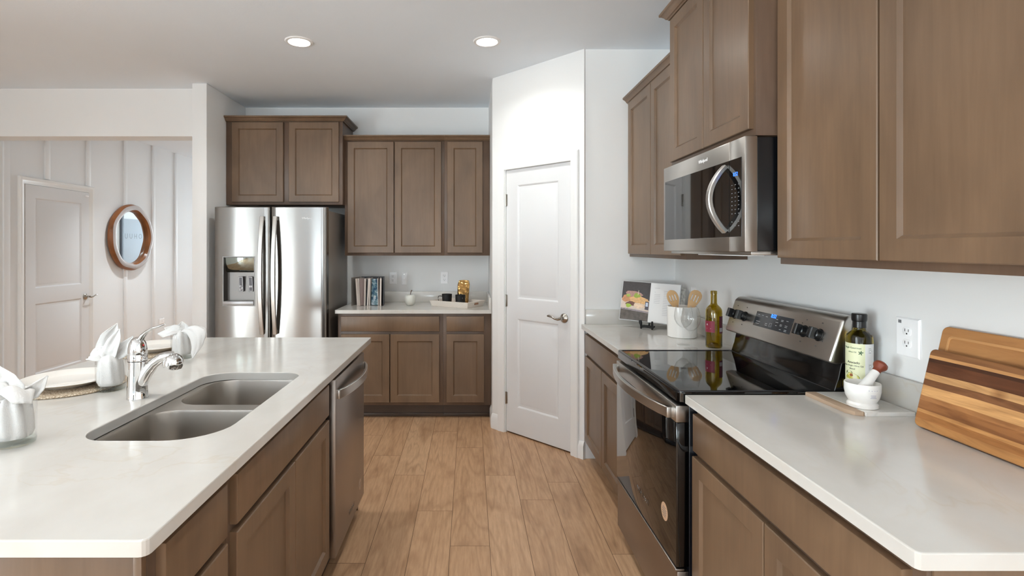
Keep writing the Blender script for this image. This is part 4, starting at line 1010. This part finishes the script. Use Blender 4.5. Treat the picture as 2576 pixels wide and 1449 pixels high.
obj('cover', bx(new(), -0.004, BW + 0.004, 0, PH + 0.004, -0.003, 0.001, M=MB_), mat('cookbook_cover', (190, 190, 192), 0.4), t)
obj('page_block', page(PW, BW, PH, 1), PAPER, t, 'white recipe page'); pl = obj('page_block', page(0, PW, PH, -1), PAPER, t, 'page with a food photograph')
MPG = MB_ @ Matrix.Translation((0, 0.004, 0.0062))
def zl(x): q = 1 - x / PW; return 0.004 * math.sin(PI * min(1, q * 1.15)) ** 0.7 if 0 < q < 1 else 0
ph_n = [0]
def blob(poly, name, col, parent, rough=0.4, dz=0.0):
    """a printed patch that follows the curved page; poly in page fractions"""
    bm = new(); ph_n[0] += 1; pts = []
    n = len(poly)
    for i in range(n):
        a, b = Vector(poly[i]), Vector(poly[(i + 1) % n])
        for k in range(8): pts.append(a.lerp(b, k / 8))
    cx = sum(p.x for p in pts) / len(pts); cy = sum(p.y for p in pts) / len(pts)
    def P(x, y, e=1): return MPG @ Vector((x * PW, y * (PH - 0.004), zl(x * PW) + 0.0004 + 0.00012 * ph_n[0]))
    rings_ = []
    for f in (1, 0.88, 0.75, 0.62, 0.5, 0.38, 0.25, 0.12): rings_.append([bm.verts.new(P(cx + (p.x - cx) * f, cy + (p.y - cy) * f)) for p in pts])
    m_ = len(pts)
    for r0, r1 in zip(rings_, rings_[1:]):
        for i in range(m_): bm.faces.new((r0[i], r0[(i + 1) % m_], r1[(i + 1) % m_], r1[i]))
    bm.faces.new(rings_[-1])
    return bm
def ell(cx, cy, rx, ry, n=14, rot=0, wob=0.12, sd=0):
    out = []
    for i in range(n):
        a = 2 * PI * i / n; r = 1 + wob * math.sin(3 * a + sd) + wob * .6 * math.sin(5 * a + 2 * sd)
        x, y = rx * r * math.cos(a), ry * r * math.sin(a); out.append((min(0.995, max(0.005, cx + x * math.cos(rot) - y * math.sin(rot))), cy + x * math.sin(rot) + y * math.cos(rot)))
    return out
def pmat(name, c, v=0.18, sc=90):
    m = mat(name, c, 0.35); q = NT(m); cc = lin(c); q.base(q.ramp(q.noise(q.coord(), sc, 3), [(0.3, tuple(x * (1 - v) for x in cc)), (0.7, tuple(min(1, x * (1 + v)) for x in cc))])); return m
ptab = [('sky', [(0.005, 0.52), (0.995, 0.52), (0.995, 0.998), (0.005, 0.998)], pmat('photo_dark', (58, 52, 52)))]
ptab += [('table', [(0.005, 0.004), (0.995, 0.004), (0.995, 0.30), (0.005, 0.30)], pmat('photo_table', (84, 74, 66), 0.4, 40)),
         ('board', [(0.005, 0.30), (0.995, 0.24), (0.995, 0.53), (0.005, 0.55)], pmat('photo_board', (214, 196, 182), 0.06)),
         ('board_edge', [(0.005, 0.27), (0.995, 0.21), (0.995, 0.25), (0.005, 0.31)], pmat('photo_edge', (150, 136, 140))),
         ('ham', ell(0.42, 0.66, 0.30, 0.10, sd=1), pmat('photo_ham', (178, 138, 126))),
         ('bread', ell(0.20, 0.55, 0.19, 0.09, sd=2), pmat('photo_bread', (198, 140, 96))), ('bread', ell(0.62, 0.50, 0.32, 0.13, sd=0.5), pmat('photo_toast', (224, 176, 118))),
         ('filling', ell(0.36, 0.42, 0.20, 0.06, sd=3), pmat('photo_filling', (110, 66, 52))), ('bread', ell(0.66, 0.38, 0.22, 0.07, sd=1.4), pmat('photo_crumb', (232, 204, 176))),
         ('leaf', ell(0.55, 0.64, 0.12, 0.06, sd=2.2), pmat('photo_leaf', (150, 170, 60))), ('leaf', ell(0.24, 0.63, 0.08, 0.04, sd=.2), pmat('photo_leaf_2', (160, 180, 80))), ('leaf', ell(0.28, 0.37, 0.10, 0.05, sd=1.2), pmat('photo_leaf_3', (158, 186, 62))),
         ('glass', [(0.86, 0.30), (0.985, 0.29), (0.985, 0.50), (0.86, 0.51)], pmat('photo_glass', (70, 64, 74))), ('glass', [(0.88, 0.38), (0.96, 0.38), (0.96, 0.48), (0.88, 0.48)], pmat('photo_label', (200, 208, 224), .05)),
         ('pick', [(0.575, 0.66), (0.595, 0.66), (0.605, 0.78), (0.59, 0.78)], pmat('photo_pick', (226, 212, 186), .05))]
bmp = new(); mats_ = []
for nm, poly, m_ in ptab:
    b = blob(poly, nm, None, pl); me_ = bpy.data.meshes.new('tmp'); 
    for f in b.faces: f.material_index = len(mats_)
    b.to_mesh(me_); b.free(); bmp.from_mesh(me_); bpy.data.meshes.remove(me_); mats_.append(m_)
o = obj('food_photo', bmp, None, pl, mats=mats_, smooth='keep')
rows = [(0.018, 0.05, 0.222)] + [(0.018, 0.026, 0.196)] + [(0.075, 0.075 + random.uniform(0.045, 0.08), 0.205 - 0.011 * i) for i in range(15)] + [(0.018, 0.055, 0.18 - 0.011 * i) for i in range(6)]
rules(MB_ @ Matrix.Translation((PW + 0.008, 0.004, 0.0112)), rows, [c for c in t.children if c.get('label') == 'white recipe page'][0], mat('faint_ink', (196, 194, 196), 0.7), 'recipe_text', h=0.002)
obj('back_leaf', bx(new(), BW - 0.01, BW + 0.032, 0.0, PH - 0.012, -0.010, -0.004, M=MB_), pmat('silver_leaf', (150, 148, 142), 0.5, 60), t, 'mottled grey edge of a leaf behind the pages')
t = thing('easel', 'small black easel holding the open cookbook', 'book stand', (1.135, 3.37, CT))
bm = new(); MS = frame(Vector((1.138, 3.362, CT)) , uu, Vector((0, 0, 1)))
for x, big in ((-0.034, 1), (0.034, 0)):
    tube(bm, [MS @ Vector(q) for q in ((x, 0.0065, 0.044), (x, 0.013, 0.036), (x, 0.014, 0.012), (x, 0.014, -0.024))], [0.006, 0.006, 0.006, 0.005], 10, up=(1, 0, 0))
    tube(bm, [MS @ Vector(q) for q in ((x, 0.010, 0.038), (x, 0.026, 0.042), (x - 0.003 * big, 0.042, 0.043), (x - 0.006 * big, 0.056, 0.041))], [0.006, 0.007, 0.007 + 0.003 * big, 0.005 + 0.004 * big], 10, up=(1, 0, 0))
tube(bm, [MS @ Vector(q) for q in ((-0.034, 0.013, 0.032), (-0.014, 0.017, 0.034), (0.014, 0.017, 0.034), (0.034, 0.013, 0.032))], 0.006, 10, up=(0, 0, 1))
obj('cradle', bm, BLACKM, t)
back_d = MB_.to_3x3() @ Vector((0, 1, 0))
b0 = MS @ Vector((0, 0.014, -0.030))
bm = new(); tube(bm, [MS @ Vector((-0.034, 0.014, -0.024)), b0, MS @ Vector((0.034, 0.014, -0.024))], 0.005, 10)
tube(bm, [b0, b0 + back_d * 0.19 + back * 0.010], 0.005, 10)
tube(bm, [b0 + back_d * 0.17 + back * 0.012, Vector((1.21, 3.51, CT + 0.006))], 0.004, 10)
obj('back_leg', bm, BLACKM, t)

t = thing('utensil_crock', 'white ceramic utensil crock holding two wooden tools', 'crock', (1.235, 3.065, CT))
obj('pot', lathe(new(), [(0, 0.0003), (0.076, 0.0003), (0.081, 0.004), (0.082, 0.170), (0.0815, 0.176), (0.078, 0.178), (0.0755, 0.174), (0.075, 0.012), (0, 0.010)], 56, Matrix.Translation((1.235, 3.065, CT))), CERAM, t)
BEECH = wood('beech', (206, 168, 122), 'Z', 0.08, 0.55, 0.4)
def paddle(p0, p1, head, label, kind, twist):
    """tool from its butt p0 to its tip p1"""
    p0, p1 = Vector(p0), Vector(p1); L0 = (p1 - p0).length; v = (p1 - p0).normalized(); u = Vector((math.cos(twist), math.sin(twist), 0)); u = (u - v * u.dot(v)).normalized()
    M = frame(p0, u, v); hl, hw = head; out = []
    prof = [(0.0, 0.008), (L0 - hl - 0.03, 0.0085), (L0 - hl, 0.013), (L0 - hl * 0.72, hw * 0.86), (L0 - hl * 0.45, hw), (L0 - hl * 0.2, hw * 0.86), (L0 - hl * 0.06, hw * 0.5), (L0, hw * 0.08)]
    if kind == 'spatula': prof = [(0.0, 0.008), (L0 - hl - 0.03, 0.0095), (L0 - hl, 0.018), (L0 - hl * 0.7, hw * 0.78), (L0 - hl * 0.4, hw), (L0 - hl * 0.18, hw * 0.92), (L0 - hl * 0.04, hw * 0.5), (L0, hw * 0.1)]
    fine = []
    for (y0, w0), (y1, w1) in zip(prof, prof[1:]):
        for k in range(6): fine.append((y0 + (y1 - y0) * k / 6, w0 + (w1 - w0) * k / 6))
    fine.append(prof[-1])
    for _ in range(12): fine = [fine[0]] + [(b[0], (a_[1] + 2 * b[1] + c[1]) / 4) for a_, b, c in zip(fine, fine[1:], fine[2:])] + [fine[-1]]
    prof = fine
    outer = [(w, y) for y, w in prof] + [(-w, y) for y, w in reversed(prof)]
    holes = []
    for sx in (-0.45, 0.0, 0.45): holes.append([(sx * hw + a, L0 - hl * 0.47 + b) for a, b in ((0.0026, -hl * 0.18), (0.0026, hl * 0.18), (-0.0026, hl * 0.18), (-0.0026, -hl * 0.18))])
    o = obj('wooden_utensil', slab(new(), outer, -0.003, 0.003, holes=holes, r=0.0008, M=M), BEECH)
    return tag(o, label, 'utensil')
paddle((1.262, 3.09, CT + 0.016), (1.158, 3.04, 1.186), (0.105, 0.033), 'slotted wooden spoon leaning left in the white crock', 'spoon', -0.35)
paddle((1.214, 3.06, CT + 0.016), (1.322, 3.05, 1.184), (0.105, 0.036), 'slotted wooden spatula leaning right in the white crock', 'spatula', -0.45)
def wineglass(x, y, label, s=1.0):
    pr = [(0, 0.0003), (0.034, 0.0003), (0.0352, 0.0015), (0.022, 0.0035), (0.008, 0.007), (0.0045, 0.014), (0.0038, 0.04), (0.0042, 0.075), (0.008, 0.086), (0.020, 0.096), (0.036, 0.112), (0.0455, 0.134), (0.0475, 0.150), (0.0455, 0.172), (0.0385, 0.203), (0.0365, 0.2085), (0.0355, 0.2085), (0.0374, 0.203), (0.0444, 0.172), (0.0463, 0.150), (0.0443, 0.134), (0.035, 0.1135), (0.019, 0.098), (0.006, 0.0905), (0, 0.0895)]
    return tag(obj('wine_glass', lathe(new(), [(r * s, z * s) for r, z in pr], 48, Matrix.Translation((x, y, CT))), THIN, smooth=60), label, 'glass')
wineglass(1.143, 2.815, 'stemmed wine glass directly in front of the white crock, the farther of two')
wineglass(1.133, 2.70, 'stemmed wine glass nearer the range, overlapping the other glass')

def wrap(bm, cx, cy, r, phi, z0):
    for v in bm.verts:
        a = phi + v.co.x / r; R = r + v.co.z
        v.co = Vector((cx + R * math.cos(a), cy + R * math.sin(a), z0 + v.co.y))
    return bm
def label_patch(cx, cy, r, a0, a1, z0, z1, n=24):
    bm = new(); ls = []
    for i in range(n + 1):
        a = a0 + (a1 - a0) * i / n; c, s = math.cos(a), math.sin(a)
        ls.append([Vector((cx + R * c, cy + R * s, z)) for R, z in ((r + 0.0001, z0), (r + 0.0005, z0), (r + 0.0005, z1), (r + 0.0001, z1))])
    loops(bm, ls, cap0=True, cap1=True); return bm
def flat_poly(polys):
    bm = new()
    for p in polys: bm.faces.new([bm.verts.new((x, y, 0.0007)) for x, y in p])
    return bm
def wtext(s, size, cx, cy, r, phi, z0, m, parent, bold=0.0):
    o = text('lettering', s, size, Matrix(), m, None, depth=0.0002, bold=bold)
    bm = new(); bm.from_mesh(o.data); bpy.data.objects.remove(o)
    for v in bm.verts: v.co.z += 0.0008
    return obj('lettering', wrap(bm, cx, cy, r, phi, z0), m, parent, smooth='keep')
D = math.radians
OLIVE = glass('olive_glass', (196, 176, 62), 0.0, 1.5)
bxx, byy, br = 1.268, 2.735, 0.0405
t = thing('wine_bottle', 'olive green wine bottle with a red label beside the range', 'bottle', (bxx, byy, CT))
outp = [(0, 0.006), (0.02, 0.002), (0.034, 0.0003), (0.0395, 0.004), (br, 0.010), (br, 0.180), (0.0395, 0.194), (0.034, 0.206), (0.025, 0.216), (0.018, 0.223), (0.0155, 0.232), (0.0148, 0.278), (0.0160, 0.2785), (0.0162, 0.291), (0.0150, 0.294)]
inp = [(0.0115, 0.294), (0.0112, 0.280), (0.0120, 0.232), (0.015, 0.2215), (0.023, 0.2125), (0.0315, 0.2035), (0.0365, 0.193), (0.0375, 0.180), (0.0375, 0.012), (0.034, 0.006), (0.016, 0.020), (0, 0.024)]
obj('glass', lathe(new(), outp + inp, 48, Matrix.Translation((bxx, byy, CT))), OLIVE, t, smooth=60)
RED = mat('red_label', (142, 40, 62), 0.5); DRED = mat('dark_red_label', (98, 34, 48), 0.5)
l1 = obj('label', label_patch(bxx, byy, br, D(120), D(251), CT + 0.082, CT + 0.140), RED, t, 'red front label')
l2 = obj('label', label_patch(bxx, byy, br, D(284), D(345), CT + 0.078, CT + 0.165), DRED, t, 'dark red back label')
wtext('A', 0.014, bxx, byy, br, D(196), CT + 0.121, WHITEP, l1)
bm = new(); bx(bm, -0.011, 0.011, -0.0008, 0.0008, 0.0005, 0.0009); obj('print', wrap(bm, bxx, byy, br, D(208), CT + 0.101), WHITEP, l1)
bm = new()
for i in range(7): bx(bm, -0.010 + 0.003 * i, -0.0085 + 0.003 * i, -0.010, 0.010, 0.0005, 0.0009)
obj('barcode', wrap(bm, bxx, byy, br, D(300), CT + 0.096), mat('barcode_ink', (200, 196, 196), 0.6), l2)

# ------------------------------------------------------------------ right counter, near
# marble and wood serving board
t = thing('serving_board', 'small marble serving board with a wooden strip under the mortar', 'serving board', (1.27, 1.73, CT))
bw = lambda x0, x1, y0, y1, z0, z1, rs: slab(new(), rr_loop(x0, x1, y0, y1, rs), z0, z1, r=0.002)
MARB = mat('white_marble', (236, 234, 230), 0.22); tt = NT(MARB); n1 = tt.noise(tt.coord(), 9, 4, .6, 1.2)
tt.base(tt.ramp(n1, [(0.35, lin((240, 238, 235))), (0.62, lin((232, 230, 226))), (0.75, lin((206, 204, 202)))]))
obj('marble_slab', bw(1.2135, 1.366, 1.612, 1.846, CT + 0.0003, CT + 0.0123, (0.003, 0, 0, 0.003)), MARB, t, 'white marble slab')
outl = [(1.213, 1.846), (1.178, 1.846), (1.174, 1.842), (1.174, 1.645), (1.187, 1.622), (1.207, 1.614), (1.213, 1.618)]
obj('wood_strip', slab(new(), outl, CT + 0.0003, CT + 0.0125, r=0.002), wood('bleached_mango', (184, 160, 138), 'Y', 0.14, 0.6), t, 'bleached wooden strip with rounded corner')
# oil bottle
ox, oy, orr = 1.326, 1.792, 0.0385
ob = CT + 0.0126
t = thing('oil_bottle', 'bottle of yellow-green oil with black cap and avocado label', 'bottle', (ox, oy, ob))
obj('glass', lathe(new(), [(0, 0.0003), (0.034, 0.0003), (orr, 0.005), (orr, 0.202), (0.037, 0.209), (0.025, 0.219), (0.0185, 0.225), (0.0175, 0.232), (0.0175, 0.245)], 48, Matrix.Translation((ox, oy, ob)), cap1=True), glass('oil_glass', (255, 226, 70), 0.0, 1.47), t, smooth=60)
obj('cap', lathe(new(), [(0.0185, 0.2325), (0.0195, 0.234), (0.0195, 0.254), (0.0215, 0.256), (0.0225, 0.262), (0.0225, 0.278), (0.0205, 0.281), (0, 0.2815)], 36, Matrix.Translation((ox, oy, ob))), BLACKP, t, 'black plastic cap')
PLAB = mat('cream_label', (226, 228, 190), 0.5); WLAB = mat('white_label', (228, 228, 226), 0.5)
vc = math.atan2(-oy, -ox)                                   # towards the viewer side of the counter
a0 = vc - D(95)
l1 = obj('label', label_patch(ox, oy, orr, a0, vc + D(24), ob + 0.032, ob + 0.182), PLAB, t, 'cream front label')
l2 = obj('label', label_patch(ox, oy, orr, vc + D(24), vc + D(130), ob + 0.032, ob + 0.182), WLAB, t, 'white side of the label')
GI = mat('green_ink', (70, 100, 70), 0.6); DI = mat('dark_ink', (50, 52, 44), 0.6)
wtext('Virgin Gourmet', 0.0085, ox, oy, orr, vc - D(32), ob + 0.167, GI, l1); wtext('Olive Oil', 0.0065, ox, oy, orr, vc - D(30), ob + 0.153, GI, l1)
wtext('Avocado', 0.0105, ox, oy, orr, vc - D(26), ob + 0.118, DI, l1, 0.0002); wtext('Extra Virgin Olive Oil', 0.0072, ox, oy, orr, vc - D(30), ob + 0.107, DI, l1); wtext('Blend', 0.0075, ox, oy, orr, vc - D(30), ob + 0.0965, DI, l1)
def ellp(cx, cy, rx, ry, rot=0, n=20): return [(cx + rx * math.cos(a) * math.cos(rot) - ry * math.sin(a) * math.sin(rot), cy + rx * math.cos(a) * math.sin(rot) + ry * math.sin(a) * math.cos(rot)) for a in [2 * PI * i / n for i in range(n)]]
for nm, pol, c, dz in (('avocado_picture', ellp(-0.008, 0.009, 0.012, 0.009), (104, 112, 80), 0), ('avocado_picture', ellp(0.006, 0.0, 0.019, 0.010, -0.35), (120, 140, 50), 0.0002), ('avocado_picture', ellp(0.006, 0.0, 0.0172, 0.0085, -0.35), (222, 214, 130), 0.0004), ('avocado_picture', ellp(0.0, 0.003, 0.0055, 0.005), (150, 92, 56), 0.0006), ('olive_picture', ellp(-0.013, -0.004, 0.006, 0.0055), (176, 170, 70), 0.0006), ('olive_picture', ellp(-0.005, -0.006, 0.0055, 0.005), (190, 184, 84), 0.0008)):
    bm = flat_poly([pol]); 
    for v in bm.verts: v.co.z += dz
    obj(nm, wrap(bm, ox, oy, orr, vc - D(34), ob + 0.072), mat('label_' + nm, c, 0.5), l1, smooth='keep')
bm = flat_poly([ellp(0.004 * math.cos(k), 0.004 * math.sin(k), 0.004, 0.0016, k, 8) for k in (0.3, 1.4, 2.6, 3.8, 5.0)]); obj('leaf_mark', wrap(bm, ox, oy, orr, vc + D(6), ob + 0.152), GI, l1, smooth='keep')
bm = new()
for i, wdt in enumerate((0.03, 0.024, 0.014)): bx(bm, -wdt / 2, wdt / 2, -0.0006 - 0.006 * i, 0.0006 - 0.006 * i, 0.0005, 0.0009)
obj('print', wrap(bm, ox, oy, orr, vc - D(34), ob + 0.052), INK, l1)
bm = new()
for i in range(8): bx(bm, -0.005, 0.004 + 0.002 * (i % 3), -0.0006 - 0.005 * i - (0.035 if i > 3 else 0), 0.0006 - 0.005 * i - (0.035 if i > 3 else 0), 0.0005, 0.0009)
obj('print', wrap(bm, ox, oy, orr, vc + D(48), ob + 0.168), INK, l2)
# mortar and pestle
mx, my, mz = 1.247, 1.672, CT + 0.0126
t = thing('mortar', 'white marble mortar on a small foot, in front of the oil bottle', 'mortar', (mx, my, mz))
T = Matrix.Translation((mx, my, mz))
obj('bowl', lathe(new(), [(0, 0.0003), (0.039, 0.0003), (0.042, 0.003), (0.042, 0.011), (0.040, 0.014), (0.037, 0.017), (0.038, 0.020), (0.045, 0.034), (0.0485, 0.052), (0.049, 0.074), (0.048, 0.077), (0.044, 0.076), (0.0425, 0.070), (0.038, 0.046), (0.028, 0.032), (0, 0.027)], 48, T), MARB, t)
va = math.atan2(-my, -mx)
bm = new()
for i, wdt in enumerate((0.016, 0.014, 0.018)): bx(bm, -wdt / 2, wdt / 2, -0.0005 - 0.004 * i, 0.0005 - 0.004 * i, 0.0004, 0.0008)
for i in range(4): bx(bm, -0.014 + 0.008 * i, -0.011 + 0.008 * i, 0.014, 0.0152, 0.0004, 0.0008)
obj('print', wrap(bm, mx, my, 0.0482, va + D(35), mz + 0.047), mat('purple_ink', (150, 146, 176), 0.6), t, 'faint violet printed mark')
t = thing('pestle', 'white marble pestle with a reddish wooden knob resting in the mortar', 'pestle', (mx, my, mz + 0.04))
p0, p1 = Vector((1.224, 1.654, mz + 0.050)), Vector((1.302, 1.674, mz + 0.124))
ax = (p1 - p0).normalized(); sd_ = ax.cross(Vector((0, 1, 0))).normalized(); MP_ = frame(p0, sd_, ax.cross(sd_)) 
R_ = Matrix.Translation(p0) @ Vector((0, 0, 1)).rotation_difference(ax).to_matrix().to_4x4()
LL = (p1 - p0).length
obj('shaft', lathe(new(), [(0, -0.004), (0.010, -0.002), (0.0155, 0.006), (0.0165, 0.016), (0.0145, 0.040), (0.0125, LL - 0.03), (0.0118, LL - 0.018), (0, LL - 0.017)], 28, R_), MARB, t)
obj('knob', lathe(new(), [(0, LL - 0.020), (0.0120, LL - 0.020), (0.0118, LL - 0.012), (0.0135, LL - 0.006), (0.0180, LL), (0.0200, LL + 0.006), (0.0185, LL + 0.013), (0.012, LL + 0.018), (0, LL + 0.020)], 28, R_), wood('rosewood', (128, 62, 42), 'Z', 0.2, 0.4), t, 'reddish brown wooden knob')
# two cutting boards leaning on the wall
def board(y0, y1, base_x, lean, h, th, name, label, m, r, x_off=0.0):
    v = Vector((math.sin(lean), 0, math.cos(lean))); M = frame((base_x, y1, CT + 0.0008 + th * math.sin(lean)), (0, -1, 0), v)
    w = y1 - y0
    return M, w, tag(obj(name, slab(new(), rrect(w, h, r, 6, w / 2, h / 2), -th, 0, r=0.003, M=M), m, smooth=20), label, 'cutting board')
ACB = mat('acacia_back', (176, 122, 72), 0.4); tt = NT(ACB); n1 = tt.noise(tt.coord((1, 0.12, 1)), 30, 4, .6, .5)
tt.base(tt.ramp(n1, [(0.3, lin((158, 106, 62))), (0.7, lin((190, 136, 84)))]))
M, w, bo = board(1.06, 1.532, 1.313, 0.222, 0.292, 0.018, 'cutting_board', 'rectangular wooden cutting board with juice groove, leaning on the right wall', ACB, 0.018)
gl = slab(new(), rrect(w - 0.05, 0.242, 0.012, 6, w / 2, 0.146), 0.0001, 0.0016, holes=[rrect(w - 0.064, 0.228, 0.008, 6, w / 2, 0.146)], r=0.0005, M=M)
obj('juice_groove', gl, mat('groove_wood', (206, 152, 98), 0.45), bo)
ACF = mat('acacia_front', (180, 125, 75), 0.38); tt = NT(ACF); tcx = tt.n('ShaderNodeTexCoord'); sp = tt.n('ShaderNodeSeparateXYZ'); tt.l(tcx.outputs['Object'], sp.inputs[0])
wob = tt.noise(tt.coord((1, 0.35, 1)), 7, 2); hz = tt.math('ADD', tt.math('MULTIPLY', tt.math('SUBTRACT', sp.outputs[2], 0.914), 4.55), tt.math('MULTIPLY', tt.math('SUBTRACT', wob, 0.5), 0.05))
st_ = [(0.0, (188, 134, 80)), (0.12, (176, 118, 66)), (0.20, (206, 150, 92)), (0.245, (150, 98, 56)), (0.36, (168, 114, 68)), (0.42, (212, 160, 104)), (0.555, (128, 84, 52)), (0.64, (216, 166, 112)), (0.72, (104, 62, 38)), (0.86, (78, 46, 30)), (0.905, (204, 150, 96)), (0.945, (140, 94, 58))]
cr = tt.ramp(hz, [(p, lin(c)) for p, c in st_], 'CONSTANT')
gn = tt.noise(tt.coord((1, 0.10, 1)), 46, 4, .6, .8)
kn = tt.n('ShaderNodeTexVoronoi'); kn.inputs['Scale'].default_value = 9.0; tt.l(tt.coord((1, 0.7, 1)), kn.inputs['Vector'])
c_ = tt.mix(1.0, cr, tt.ramp(gn, [(0.3, (0.58, 0.52, 0.47)), (0.62, (1.06, 1.06, 1.06))]), 'MULTIPLY')
tt.base(tt.mix(1.0, c_, tt.ramp(kn.outputs['Distance'], [(0.06, (0.22, 0.17, 0.14)), (0.10, (0.6, 0.52, 0.46)), (0.19, (1, 1, 1))]), 'MULTIPLY'))
board(1.10, 1.529, 1.288, 0.228, 0.226, 0.018, 'cutting_board', 'striped light and dark wood cutting board, in front of the grooved one', ACF, 0.016)
